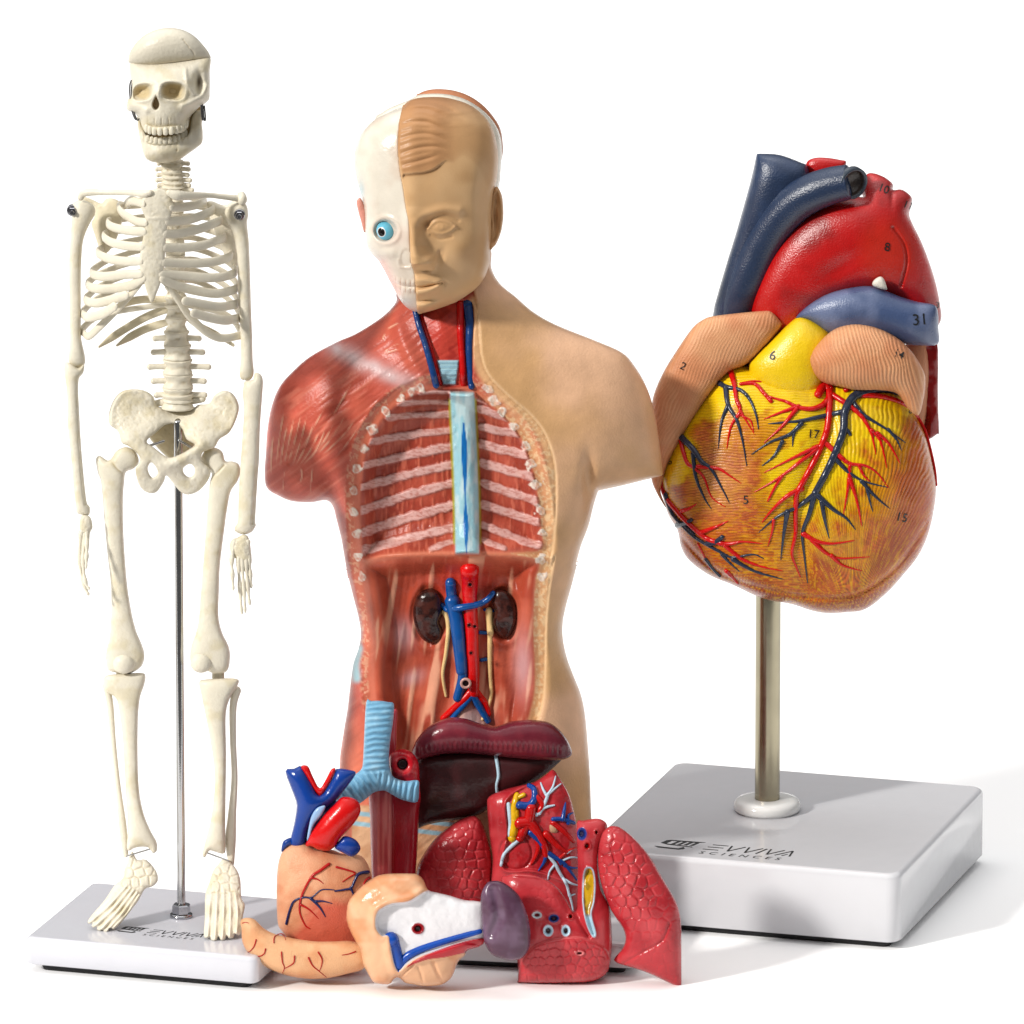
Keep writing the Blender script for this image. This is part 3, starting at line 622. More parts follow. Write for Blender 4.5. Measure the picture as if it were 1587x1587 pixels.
for a, b in (((420, 205), (425, 250)), ((815, 200), (815, 260))):
    p = np.array([cpx('c4', *a), cpx('c4', *b)]); mb = MB(); mb.tube(W(p[:, 0], p[:, 1], YB), [.1, .1], BONE, sides=10); mb.build('knee_joint', M_BONE, SK)
def foot(spec, rays, Yank, toe):
    yt = (Yank - float(WZ(200, toe - 8, SZ + .10)[1])) / U
    def sh(r, X, Y): return yt * np.clip((Y - 1330) / (toe - 1330), 0, 1.1) ** 1.15
    P = [T(q) for q in rays]
    def ff(r, X, Y):
        d = 0
        for i, ry in enumerate(P):
            q, t = segd(X, Y, ry); d = d + (4.2 * np.exp(-(q / 2.3) ** 2) * (.75 + .35 * np.cos(t * 2 * math.pi * 2.2)))
        wt = ss(toe - 55, toe - 75, Y)
        e = cells_b(X, Y, 15, 4); d = d * (1 - .75 * wt) + wt * 1.5 * ss(0, 5.0, e)
        return d + 1.2 * (fbm(X, Y, 7, 2) - .5)
    return blob('foot', spec, M_BONE, SK, Yank, BONE, k=.5, kb=.3, cap=12, res=.9, f=ff, colf=bonec, sh=sh, smooth=3)
def cells_b(X, Y, sc, seed):
    rs = np.random.RandomState(seed); x0, x1, y0, y1 = X.min(), X.max(), Y.min(), Y.max(); f1 = np.full(X.shape, 1e9); f2 = f1.copy()
    for a in np.arange(x0, x1 + sc, sc):
        for b in np.arange(y0, y1 + sc, sc):
            d = np.hypot(X - a - rs.rand() * sc * .6, Y - b - rs.rand() * sc * .6); m = d < f1; f2 = np.where(m, f1, np.minimum(f2, d)); f1 = np.where(m, d, f1)
    return f2 - f1
foot('c4: 430,1030 440,1005 462,950 482,985 520,985 560,1030 568,1070 545,1095 515,1105 490,1150 460,1190 425,1235 400,1262 384,1272 372,1266 362,1282 348,1284 340,1274 328,1278 318,1270 316,1260 304,1264 296,1256 298,1246 286,1248 280,1238 300,1208 350,1150 390,1090 425,1060', ['c4: 440,1090 370,1170 292,1238', 'c4: 455,1100 390,1180 312,1255', 'c4: 468,1110 408,1190 335,1270', 'c4: 482,1120 425,1200 360,1275', 'c4: 492,1130 440,1210 385,1265'], YB - .05, 1440)
foot('c4: 795,1030 815,1005 840,980 880,1010 905,1060 910,1140 925,1170 916,1220 912,1275 900,1296 884,1290 876,1306 858,1308 850,1298 842,1314 824,1314 816,1302 808,1316 788,1316 780,1302 770,1306 756,1296 760,1220 762,1130 778,1080', ['c4: 785,1110 778,1200 772,1300', 'c4: 812,1110 808,1200 802,1310', 'c4: 838,1110 838,1200 832,1308', 'c4: 862,1120 866,1200 862,1300', 'c4: 885,1120 895,1200 890,1290'], YB - .05, 1455)
# ================================================================== TORSO WITH OPEN CHEST
SKIN = (235, 187, 149); MUS = (198, 90, 72); CREAM = (228, 178, 130); HAIR = (192, 142, 98)
YT = 2.6
tb = WZ(985, 1503, GAP); tl = WZ(432, 1476, GAP)
t_ang = math.atan2(tb[1] - tl[1], tb[0] - tl[0]); t_w = float(np.hypot(*(tb - tl)[:2]))
TO = thing('torso_model', 'human torso model with half muscle and half skin and an open chest cavity', 'torso model', (0, YT, 0))
TZ = GAP + .42
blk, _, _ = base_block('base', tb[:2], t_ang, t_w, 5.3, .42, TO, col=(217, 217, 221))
body_loop = T('c6: 535,-20 530,20 480,75 380,140 300,175 200,230 130,290 80,350 50,430 35,520 30,600 25,680 35,735 80,765 130,785 200,790 262,782 288,806 300,850 320,930 332,1000 345,1080 | c7: 132,150 170,300 203,430 214,520 200,600 172,680 155,800 140,930 120,1050 100,1180 95,1260 95,1400 100,1700 120,1900 700,1960 1400,1900 1490,1700 1502,1560 1500,1480 1494,1300 1480,1100 1465,950 1443,850 1408,760 1370,660 1346,560 1341,470 1355,380 1390,250 1430,100 1465,0 | c6: 1220,1040 1240,960 1270,880 1290,800 1306,750 1312,745 1318,743 1400,725 1500,700 1550,688 1556,684 1555,676 1542,560 1520,430 1490,340 1450,270 1400,215 1300,170 1150,110 1060,60 990,0 930,-50 897,-110 880,-200 700,-220 600,-90')
TR = Relief([body_loop], 1.7, 5, YT, 70)
X, Y = TR.X, TR.Yp
thx = T('c6: 690,352 740,346 800,360 850,392 905,430 955,475 1010,550 1048,650 1075,780 1085,900 1088,965 1000,978 850,985 700,985 500,992 408,1010 398,950 392,800 395,700 412,600 445,520 500,440 570,390 630,362')
abd = T('c7: 245,125 400,90 500,78 740,74 1000,78 1195,110 1186,200 1178,300 1172,500 1184,700 1180,850 1150,990 1120,1200 1000,1400 700,1420 400,1350 330,1000 300,880 290,700 300,550 282,400 262,250')
sT = psd(X, Y, thx, 4); sA = psd(X, Y, abd, 4)
c6x, c6y = (X - 400) * 2.48, (Y - 460) * 2.48; c7x, c7y = (X - 500) * 3.607, (Y - 840) * 3.607
base_h = 175 * np.tanh(TR.h * .50 / 175)
skinline = T('c6: 842,30 850,120 858,220 880,290 925,345 985,400 1050,455 1105,530 1140,640 1146,780 1138,920 1122,1040 | c7: 1296,80 1268,250 1250,450 1244,650 1236,850 1200,1000 1120,1150 1000,1300 800,1400')
sl_d, sl_t = segd(X, Y, skinline, 4)
SKP = skinline + T('px: 720,1400 1100,1400 1100,300 740,300')
sS = psd(X, Y, SKP, 3)      # negative on the skin half
skin = ss(1.2, -1.2, sS)
below = ss(1243, 1249, Y)
h = base_h.copy()
# chest and shoulder modelling
h += 10 * gau(X, Y, 495, 640, 60, 90) + 9 * gau(X, Y, 930, 640, 70, 100) - 6 * gau(X, Y, 585, 540, 40, 40) + 5 * gau(X, Y, 850, 560, 60, 30, -15)
h -= 10 * gau(X, Y, 512, 752, 18, 22) + 12 * gau(X, Y, 912, 738, 10, 34)
h += 4 * skin                                                # skin layer stands proud of the muscle
h -= 1.2 * np.exp(-(sl_d / 2.2) ** 2)
# cavities
rimT, rimA = ss(2, -24, sT), ss(2, -30, sA)
floorT = base_h - (38 + 20 * ss(0, -60, sT)); floorA = base_h - (34 + 26 * ss(0, -60, sA))
cav = np.maximum(rimT, rimA)
rim_lower = 10 * ss(26, 6, np.minimum(sT, sA)) * (1 - cav)
h -= rim_lower
# keep the floors deep but smooth
h = h * (1 - rimT) + floorT * rimT
h = h * (1 - rimA) + floorA * rimA
inT, inA = sT < 0, sA < 0
# --- ribs on the thorax floor
ribsL = [((620, 372), (735, 368), 6), ((540, 412), (735, 407), 9), ((500, 465), (740, 452), 12), ((432, 557), (742, 512), 14), ((405, 650), (742, 575), 15), ((390, 734), (742, 645), 15), ((390, 822), (742, 718), 16), ((390, 912), (742, 802), 17), ((408, 974), (742, 888), 16), ((665, 972), (748, 940), 10)]
ribsR = [((842, 392), (915, 412), 10), ((852, 430), (955, 462), 15), ((858, 500), (998, 527), 15), ((858, 565), (1032, 608), 16), ((860, 638), (1055, 692), 16), ((863, 715), (1078, 787), 15), ((866, 798), (1082, 866), 15), ((868, 878), (1082, 958), 15), ((868, 935), (948, 966), 11)]
rib_m = np.zeros(X.shape)
for a, b, w in ribsL + ribsR:
    mid = ((a[0] + b[0]) / 2, (a[1] + b[1]) / 2 + (12 if b[0] < 800 else 6) * -1 + 8)
    d, t = segd(c6x, c6y, [a, mid, b], 5); wob = w * (.8 + .5 * noise(c6x, c6y, 26, 4))
    rib_m = np.maximum(rib_m, ss(wob + 3.0, wob - 3.5, d) * inT)
h += 3.2 * rib_m
streakv = fbm(c6x, c6y * .18, 9, 11, 2)
h += 2.0 * (streakv - .5) * rimT * (1 - rib_m)
# --- spine column
dS, tS = segd(c6x, c6y, [(784, 372), (795, 600), (802, 800), (804, 982)], 4)
spine = ss(50, 42, dS) * ss(360, 372, c6y) * ss(994, 980, c6y)
h += 26 * np.sqrt(np.clip(1 - (dS / 54) ** 2, 0, 1)) * ss(362, 380, c6y) * ss(998, 975, c6y)
# --- neck pit
neckpit = ss(0, -12, psd(c6x, c6y, [(600, 40), (640, 20), (790, 10), (832, 40), (830, 180), (825, 330), (790, 350), (700, 350), (672, 280), (640, 180)], 3))
h -= 10 * neckpit * (1 - rimT)
h += 7 * gau(c6x, c6y, 705, 130, 45, 70) * neckpit
trap = ss(2, -2, psd(c6x, c6y, [(688, 244), (772, 244), (760, 338), (712, 338)], 1))
h += 4 * trap + .9 * trap * np.sin(c6y / 14 * 2 * math.pi * .9)
# --- abdominal wall folds, kidneys' beds
pso = fbm(c7x + .12 * c7y, c7y * .12, 34, 21, 2)
h += 4.5 * (pso - .5) * rimA
h += rimA * (10 * np.exp(-(segd(c7x, c7y, [(690, 540), (650, 750), (600, 1000)], 4)[0] / 50) ** 2) + 10 * np.exp(-(segd(c7x, c7y, [(960, 560), (1000, 750), (1030, 1000)], 4)[0] / 45) ** 2))
h += rimA * 12 * np.exp(-((c7x - 800) / 90) ** 2)
for (kx, ky, sx, sy) in ((595, 410, 110, 180), (1015, 400, 95, 165)):
    q = np.hypot((c7x - kx) / sx, (c7y - ky) / sy); h += 5 * np.exp(-((q - 1.02) / .16) ** 2) * rimA
# diaphragm ledge
dl = segd(c7x, c7y, [(240, 112), (330, 82), (500, 64), (740, 60), (1000, 66), (1200, 104)], 5)[0]
h += 4 * np.exp(-(dl / 26) ** 2) * ss(40, 0, np.abs(c7y - 80)) * (np.maximum(inT, inA) | (dl < 30))
# --- muscle striations
delt = fbm((c6x - c6y * .45), (c6y + c6x * .1) * .12, 16, 31, 2)
dm = gau(c6x, c6y, 140, 560, 120, 190); mus_zone = (1 - skin) * (1 - cav)
h += mus_zone * dm * .6 * (delt - .5)
pec = fbm((c6x * .15 + c6y * .1), (c6y + c6x * .55), 24, 33, 2); h += mus_zone * gau(c6x, c6y, 320, 480, 150, 150) * .8 * (pec - .5)
h += mus_zone * 3 * np.exp(-(segd(c6x, c6y, [(290, 190), (430, 262), (600, 345)], 4)[0] / 30) ** 2)
h -= mus_zone * 2 * np.exp(-(segd(c6x, c6y, [(120, 640), (230, 520), (330, 400)], 4)[0] / 9) ** 2)
h += mus_zone * 5 * np.exp(-(segd(c6x, c6y, [(520, 60), (560, 180), (640, 330)], 4)[0] / 26) ** 2)
rimline = np.minimum(np.abs(np.minimum(sT, sA) - 22), 99); h += 1.6 * np.exp(-(rimline / 2.2) ** 2) * (1 - skin) * (Y < 1180)
# vertebral / rib sections along the rim: small knobs
dotsL = [(620, 350), (588, 362), (552, 390), (490, 442), (438, 510), (402, 585), (380, 665), (370, 745), (368, 828), (378, 910), (386, 1000), (402, 1080)]
dotsR = [(885, 352), (905, 400), (938, 440), (985, 500), (1025, 570), (1050, 645), (1070, 720), (1085, 820), (1092, 905), (1090, 1015), (1092, 1075)]
dot = np.zeros(X.shape); ring_ = np.zeros(X.shape)
for i, (x, y) in enumerate(dotsL + dotsR):
    q = np.hypot(c6x - x, c6y - y) * (1 + 1.1 * (noise(c6x, c6y, 16, i) - .45)); dot = np.maximum(dot, ss(19, 15, q)); ring_ = np.maximum(ring_, np.exp(-((q - 14) / 3.5) ** 2) + .7 * np.exp(-(np.abs((c6x - x) + (c6y - y) * (.6 if i % 2 else -.6)) / 3.5) ** 2) * ss(16, 12, q))
h += 1.6 * dot * (.4 + 1.2 * noise(X, Y, 4, 66)) - 1.2 * (dot * (1 - np.clip(ring_, 0, 1)))
h += .5 * (fbm(X, Y, 12, 9) - .5)
h += mus_zone * 2.0 * (fbm(c6x * .55 + c6y * .75, (c6x * .75 - c6y * .55) * .09, 11, 71, 2) - .5) * ss(4, 12, np.minimum(sT, sA))
# --- paint
c = flat(X, MUS)
c = mix(c, lin((178, 74, 54)), .5 * ss(.45, .75, fbm(X, Y, 60, 5)))
fb1 = fbm(c6x * .55 + c6y * .75, (c6x * .75 - c6y * .55) * .09, 11, 71, 2); c = mix(c, lin((232, 150, 124)), .30 * ss(.58, .74, fb1) * ss(.35, .6, noise(c6x, c6y, 120, 8))); c = mix(c, lin((150, 56, 42)), .28 * ss(.42, .28, fb1))
c = mix(c, lin((216, 112, 84)), .25 * ss(.5, .8, fbm(X, Y, 45, 6)))
c = mix(c, lin((222, 120, 92)), ss(1080, 1200, Y) * (X < 620))
strands = ['100,440 82,540 70,650', '118,470 98,560 84,660', '140,455 118,560 100,650', '165,450 140,560 112,650', '190,440 165,550 130,655', '215,480 180,580 140,655', '240,510 200,590 150,660', '262,500 222,590 168,650', '300,470 250,560 185,640', '335,455 285,540 215,620', '375,470 320,540 240,615', '400,480 345,560 280,640', '60,520 52,600 50,690', '105,660 98,700 96,750', '165,655 168,690 160,720', '210,650 205,700 200,760', '480,215 515,190 545,180', '470,225 510,210 545,200', '490,140 480,160 492,165', '495,125 530,105 545,100', '360,330 320,400 280,470', '260,420 215,500 170,580']
stm = np.zeros(X.shape)
for i, q in enumerate(strands):
    d_, t_ = segd(c6x, c6y, T('px: ' + q), 4); wv = noise(c6x, c6y, 30, i + 3); stm = np.maximum(stm, ss(3.4, .8, d_ / (.45 + 1.0 * wv)) * ss(0, .25, t_) * ss(1, .7, t_) * (.35 + .65 * ss(.3, .6, wv)))
h += 1.3 * stm * mus_zone; c = mix(c, lin((240, 190, 160)), .75 * stm)
c = mix(c, lin((225, 150, 125)), gau(c6x, c6y, 300, 520, 120, 130) * ss(.6, .72, pec) * .1)
d, t = segd(c6x, c6y, [(285, 190), (400, 250), (605, 345)], 4); c = mix(c, lin((218, 196, 196)), .70 * np.exp(-(d / 32) ** 2) * (.7 + .6 * noise(c6x, c6y, 30, 3)))  # white sheen along the collarbone, painted into the colour
c = mix(c, lin((225, 190, 180)), .0 * ss(.62, .72, fbm(c6x + c6y, c6y * .3, 22, 14)) * gau(c6x, c6y, 500, 150, 60, 110))
d, t = segd(c7x, c7y, [(205, 600), (180, 680), (190, 760)], 3); c = mix(c, lin((150, 205, 215)), .85 * ss(45, 5, d))
c = mix(c, lin((212, 118, 90)), .75 * ss(24, 16, np.minimum(sT, sA)) * (1 - cav))           # cut rim
rimn = ss(.52, .62, fbm(X, Y, 4, 8)); c = mix(c, lin((236, 190, 155)), .45 * rimn * ss(26, 20, np.minimum(sT, sA)) * ss(8, 12, np.minimum(sT, sA)))
# cream fat band between cavity and skin
band = ss(20, 8, sl_d) * (sS > 0) * (1 - cav); c = mix(c, lin(CREAM), band)
right_rim = ss(0, 4, np.minimum(sT, sA)) * (X > 735) * (1 - skin) * ss(600, 660, Y); c = mix(c, lin((226, 168, 118)), right_rim * .75 * ss(26, 14, np.minimum(sT, sA) - 0))
band2 = right_rim * ss(.5, .62, fbm(X, Y, 4, 7)) * .6; c = mix(c, lin((245, 215, 170)), band2)
sk_c = mix(flat(X, SKIN), lin((212, 166, 116)), ss(.4, .75, fbm(X, Y, 120, 15)))
c = mix(c, sk_c, skin)
c = mix(c, lin((240, 205, 160)), .7 * np.exp(-(sl_d / 2.2) ** 2))
# cavities
thc = mix(flat(X, (188, 84, 64)), lin((164, 66, 50)), ss(.4, .7, fbm(X, Y, 40, 12)))
thc = mix(thc, lin((208, 108, 84)), ss(.55, .75, streakv) * .8)
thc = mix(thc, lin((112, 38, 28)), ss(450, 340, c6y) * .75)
stripe = mix(flat(X, (226, 178, 170)), lin((198, 134, 124)), ss(.4, .75, fbm(c6x, c6y * 2.5, 12, 13)))
thc = mix(thc, stripe, rib_m)
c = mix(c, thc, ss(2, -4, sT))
abc = mix(flat(X, (202, 96, 70)), lin((176, 72, 50)), ss(.35, .7, fbm(X, Y, 36, 16)))
abc = mix(abc, lin((236, 170, 138)), .85 * ss(.58, .76, pso))
abc = mix(abc, lin((205, 58, 42)), .85 * np.exp(-np.hypot((c7x - 790) / 190, (c7y - 235) / 110) ** 4))
abc = mix(abc, lin((212, 182, 188)), .6 * gau(c7x, c7y, 1115, 690, 50, 170) + .6 * gau(c7x, c7y, 450, 520, 55, 80) + .5 * gau(c7x, c7y, 500, 760, 70, 40, -25))
abc = mix(abc, lin((205, 180, 178)), .9 * gau(c7x, c7y, 830, 990, 90, 70))
abc = mix(abc, lin((214, 128, 98)), .8 * np.exp(-(dl / 22) ** 2))
c = mix(c, abc, ss(2, -3, sA))
c = mix(c, lin((214, 122, 92)), .9 * np.exp(-(dl / 12) ** 2) * (np.minimum(sT, sA) < 4))
# spine paint
sp = mix(flat(X, (158, 206, 218)), lin((196, 222, 226)), ss(.4, .7, fbm(c6x, c6y * .3, 18, 18)))
lens = 9 * (np.exp(-((c6y - 600) / 110) ** 2) + .9 * np.exp(-((c6y - 880) / 60) ** 2)) + 2.5 * ss(480, 560, c6y)
xc = np.interp(c6y, [370, 600, 800, 985], [786, 793, 797, 801]); sp = mix(sp, lin((20, 110, 185)), ss(1.5, -1.5, np.abs(c6x - xc) - lens) * (c6y > 485))
c = mix(c, lin((168, 170, 30)), ss(58, 50, dS) * ss(385, 400, c6y) * ss(960, 940, c6y))
c = mix(c, sp, spine)
# neck vessels
c = mix(c, mix(flat(X, (206, 72, 58)), lin((176, 52, 44)), ss(.4, .7, fbm(X, Y, 14, 3))), neckpit * (1 - rimT))
c = mix(c, lin((165, 205, 220)), trap); c = mix(c, lin((110, 150, 170)), .6 * trap * ss(.3, .9, np.sin(c6y / 14 * 2 * math.pi * .9)))
for v in dotsL[:0]: pass
flk = ss(.42, .56, fbm(X, Y, 5.5, 55, 2)); c = mix(c, lin((240, 226, 212)), dot * (.25 + .75 * np.clip(.55 * ring_ + .75 * flk - .15, 0, 1)))
# pelvis below the cavity
tan = mix(flat(X, (222, 176, 136)), lin((206, 152, 110)), ss(.4, .7, fbm(X, Y, 20, 9)))
for yb in (1266, 1282): tan = mix(tan, lin((150, 190, 205)), ss(4.5, 2.5, np.abs(Y - yb - (X - 600) * .12)) * (X < 720))
c = mix(c, tan, ss(1246, 1250, Y + (X - 560) * -.02) * (X > 545) * (X < 800))
bk = 150 * np.tanh(TR.h * .42 / 150)
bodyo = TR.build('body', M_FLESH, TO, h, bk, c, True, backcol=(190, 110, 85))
# --- vessels in the neck
V6 = lambda s: T('c6: ' + s)
vessels('neck_vein', [(V6('603,50 618,110 640,175 664,260 684,340'), 4.6, 5.2), (V6('805,25 814,110 812,210 820,345'), 8.0, 5.0)], TR, M_GLOSS, bodyo, (28, 62, 118), .35)
vessels('neck_artery', [(V6('622,50 636,110 658,180 680,260 700,335'), 3.0, 3.2), (V6('778,25 778,130 784,230 790,335'), 6.0, 5.0)], TR, M_GLOSS, bodyo, (196, 26, 30), .25)
# --- kidneys, great vessels
V7 = lambda s: T('c7: ' + s)
KID = (72, 36, 30)
for spec in ('c7: 600,258 640,275 665,320 662,355 670,380 668,410 655,450 672,490 668,540 640,562 600,568 555,540 520,480 506,410 512,340 540,285', 'c7: 975,262 1020,268 1060,310 1085,370 1088,440 1065,500 1030,540 990,528 960,490 948,440 960,400 958,370 944,330 952,285'):
    b = blob('kidney', spec, M_GLOSS, bodyo, YT - float(TR.depth(*T(spec)[0])) * U - .02, KID, k=.62, res=1.4, f=lambda r, X, Y: 1.6 * (fbm(X, Y, 8, 5) - .5), colf=lambda r, X, Y: mix(flat(X, KID), lin((40, 18, 16)), ss(.4, .7, fbm(X, Y, 10, 3))))
vessels('aorta', [(V7('822,150 820,240 825,350 832,480 836,620 842,740 842,840'), 12.5, 9.5), (V7('822,155 822,190 824,220 822,290'), 15, 12), (V7('842,820 790,880 730,935 675,985'), 7, 5), (V7('842,820 880,870 905,900 925,960'), 7, 5)], TR, M_GLOSS, bodyo, (212, 30, 30), .2, sides=14)
vessels('vena_cava', [(V7('715,228 720,290 735,370 748,450 762,560 775,680 782,760 755,870'), 8.5, 7.5), (V7('725,330 745,420 755,500 768,620 778,720'), 12, 9), (V7('735,375 700,380 668,352'), 5, 4), (V7('838,852 800,900 760,945 725,985'), 5, 4), (V7('838,852 870,910 900,960 925,1000'), 6, 5), (V7('880,505 915,508'), 3, 3), (V7('888,660 915,655'), 3, 3), (V7('905,378 950,385'), 2.5, 2.5)], TR, M_GLOSS, bodyo, (30, 82, 150), .55, sides=14)
vessels('renal_vein', [(V7('735,372 800,362 870,348 920,322 952,285'), 6.0, 4)], TR, M_GLOSS, bodyo, (30, 82, 150), .3, sides=12, up=12)
vessels('ureter', [(V7('680,392 698,430 702,500 690,620 672,740 690,860'), 4.5, 2.5), (V7('928,385 932,450 938,510'), 6, 5), (V7('936,500 934,620 936,740 942,850 925,920 895,990'), 4, 2.6)], TR, M_SATIN, bodyo, (240, 205, 150), .6)
for (x, y, r_) in ((825, 238, 4), (820, 465, 3.4), (852, 472, 3.4), (830, 620, 3), (800, 790, 7)):
    mb = MB(); px, py = V7(f'{x},{y}')[0]; c0 = W(px, py, float(TR.ypos(px, py)) - (.26 if r_ < 6 else .17)); a = np.linspace(0, 2 * math.pi, 14, endpoint=False)
    P = np.stack([c0[0] + r_ * U * np.cos(a), c0[1] + 0 * a, c0[2] + r_ * U * np.sin(a)], 1); V, F, F3 = tube_geo(np.vstack([P, P[:1]]), [r_ * U * .35] * 15, cap=False, n=1, sides=6)
    mb.add(V, F, None, (205, 160, 150) if r_ > 5 else (150, 20, 20)); mb.add(np.vstack([P + [0, .01, 0], c0[None] + [0, .012, 0]]), np.zeros((0, 4)), np.stack([(np.arange(14) + 1) % 14, np.arange(14), np.arange(14) * 0 + 14], 1)[:, ::-1] if False else np.stack([np.arange(14), (np.arange(14) + 1) % 14, np.arange(14) * 0 + 14], 1), (30, 8, 8)); mb.build('vessel_stump', M_GLOSS, bodyo)
# ------------------------------------------------------------------ head
YH = YT - .85
full = T('c5: 650,1600 580,1575 530,1520 480,1430 430,1335 385,1255 340,1210 305,1150 290,1060 288,1000 285,900 265,810 235,700 218,600 222,500 245,420 290,350 360,285 450,240 545,205 600,155 680,136 800,133 900,150 1000,185 1090,250 1150,330 1185,430 1200,550 1192,680 1170,800 1160,950 1158,1080 1145,1180 1140,1260 1110,1360 1060,1430 1000,1480 900,1540 760,1590 700,1605')
HR = Relief([full], 1.6, 4, YH, 70)
def c5(X, Y): return (X - 500) * 4.408, (Y - 120) * 4.408
mid_line = [(545, 200), (525, 300), (517, 380), (516, 520), (530, 650), (550, 760), (570, 900), (590, 1000), (597, 1150), (602, 1260), (625, 1330), (634, 1400), (640, 1500), (650, 1610)]
def head_h(X, Y, face):
    x, y = c5(X, Y); H = 112 * np.tanh(HR.bil(HR.h, X, Y) * .88 / 112); d = 0
    G = lambda cx, cy, sx, sy, rot=0: gau(x, y, cx, cy, sx, sy, rot)
    d = d + 8 * G(640, 1000, 200, 400) + 5 * G(760, 760, 220, 200)
    d = d - 9 * G(1120, 850, 60, 220) * 1.0
    if face:
        xc = np.interp(y, [900, 1000, 1150, 1290], [608, 610, 618, 634]); wd = np.interp(y, [900, 1000, 1150, 1250, 1300], [70, 58, 66, 92, 98])
        A = np.interp(y, [880, 960, 1050, 1150, 1230, 1275, 1315, 1340], [4, 9, 17, 26, 36, 38, 13, 2]); d = d + A * np.exp(-((x - xc) / wd) ** 2)
        d = d + 13 * G(730, 1258, 52, 46) - 2.2 * np.exp(-(segd(x, y, [(800, 1190), (782, 1245), (772, 1295)], 4)[0] / 13) ** 2) - 7 * G(700, 1318, 45, 12) - 4 * G(800, 1250, 24, 70, 20)
        d = d - 9 * G(755, 1005, 120, 66) - 4 * G(690, 1000, 40, 46) + 9 * G(812, 1020, 84, 46) + 5.5 * np.exp(-(segd(x, y, [(660, 985), (700, 945), (780, 915), (850, 905), (930, 915)], 5)[0] / 34) ** 2)
        for pts, a, w in (([(715, 1010), (745, 965), (800, 942), (860, 942), (925, 975)], -2.0, 14), ([(720, 1032), (760, 992), (815, 978), (870, 992), (905, 1018)], 2.2, 11), ([(725, 1035), (765, 1062), (820, 1068), (870, 1050), (905, 1020)], 1.8, 11), ([(740, 1080), (800, 1105), (880, 1090)], -1.8, 12)):
            d = d + a * np.exp(-(segd(x, y, pts, 5)[0] / w) ** 2)
        d = d + .5 * np.exp(-((np.hypot(x - 803, y - 1020) - 20) / 9) ** 2)
        d = d + 7 * G(690, 1430, 150, 85) + 6.0 * np.exp(-(segd(x, y, [(600, 1385), (660, 1388), (720, 1388), (800, 1402)], 5)[0] / 24) ** 2) + 8.5 * np.exp(-(segd(x, y, [(600, 1474), (680, 1470), (740, 1455), (785, 1430)], 5)[0] / 27) ** 2)
        d = d - 7.0 * np.exp(-(segd(x, y, [(600, 1438), (680, 1434), (740, 1422), (812, 1404)], 5)[0] / 9) ** 2) - 4 * G(825, 1410, 18, 22)
        d = d - 8 * G(690, 1525, 90, 18, -8) + 12 * G(700, 1570, 90, 45) + 7 * G(930, 1180, 100, 90)
        hd = (lambda v: v)(0) + psd(x, y, [(480, 100), (530, 655), (560, 668), (640, 662), (700, 655), (760, 635), (810, 600), (850, 575), (900, 590), (960, 545), (1060, 620), (1160, 800), (1300, 500), (1000, 0)], 2)
        d = d + 4.5 * ss(2, -14, hd) * ss(900, 740, x) + 1.2 * (fbm(x * .25 + y * .1, y, 34, 41, 2) - .5) * ss(0, -20, hd) * 2 * ss(520, 200, y)
        for i_, st_ in enumerate(([(545, 250), (640, 215), (760, 230), (880, 300)], [(530, 330), (620, 300), (740, 310), (860, 380)], [(525, 420), (640, 385), (760, 390), (900, 460)], [(530, 520), (650, 480), (770, 470), (880, 500)], [(560, 180), (700, 165), (860, 210), (1000, 320)], [(535, 600), (650, 570), (740, 545), (820, 520)])):
            q_, t_ = segd(x, y, st_, 5); d = d - (1.3 if i_ % 2 else .9) * np.exp(-(q_ / 9) ** 2) * ss(0, .15, t_) * ss(1, .6, t_) + .9 * np.exp(-((q_ - 26) / 14) ** 2) * ss(1, .6, t_)
    else:
        q = np.hypot((x - 428) / 82, (y - 1046) / 78); d = d - 13 * ss(1.05, .7, q) + 3 * np.exp(-((q - 1.2) / .2) ** 2)
        d = d + 9 * G(585, 1010, 40, 110) + 5 * np.exp(-(segd(x, y, [(320, 1120), (390, 1190), (470, 1200)], 4)[0] / 36) ** 2)
        q2 = np.hypot((x - 575) / 45, (y - 1235) / 70); d = d - 2.0 * ss(1.1, .7, q2) * (x < 640) + 2 * np.exp(-(segd(x, y, [(515, 1250), (530, 1295), (590, 1300)], 4)[0] / 9) ** 2)
        d = d - 9 * np.exp(-(segd(x, y, [(400, 1270), (450, 1350), (500, 1450)], 4)[0] / 34) ** 2)
        for yy in (1405, 1455):
            t_, _ = segd(x, y, [(500, yy - 25), (560, yy - 4), (640, yy)], 4); d = d + np.exp(-(t_ / 20) ** 2) * (1.2 + 1.8 * np.abs(np.sin((x - 500) / 34 * math.pi)))
        d = d - 2.5 * np.exp(-(segd(x, y, [(490, 1405), (560, 1428), (640, 1432)], 4)[0] / 6) ** 2)
        d = d - 3
    return H + d
def face_col(X, Y):
    x, y = c5(X, Y); c = mix(flat(X, (226, 184, 136)), lin((208, 164, 116)), ss(.4, .75, fbm(X, Y, 60, 15)))
    hd = (lambda v: v)(0) + psd(x, y, [(480, 100), (530, 655), (560, 668), (640, 662), (700, 655), (760, 635), (810, 600), (850, 575), (900, 590), (960, 545), (1060, 620), (1160, 800), (1300, 500), (1000, 0)], 2)
    c = mix(c, lin(HAIR), .95 * ss(6, -30, hd) * (.25 + .75 * ss(980, 780, x))); c = mix(c, lin((168, 118, 78)), .75 * ss(330, 120, y) * ss(500, 700, x + 60))
    c = mix(c, lin((168, 120, 76)), .7 * np.exp(-(segd(x, y, [(552, 672), (640, 664), (700, 657), (760, 638), (800, 606)], 3)[0] / 8) ** 2))
    return c
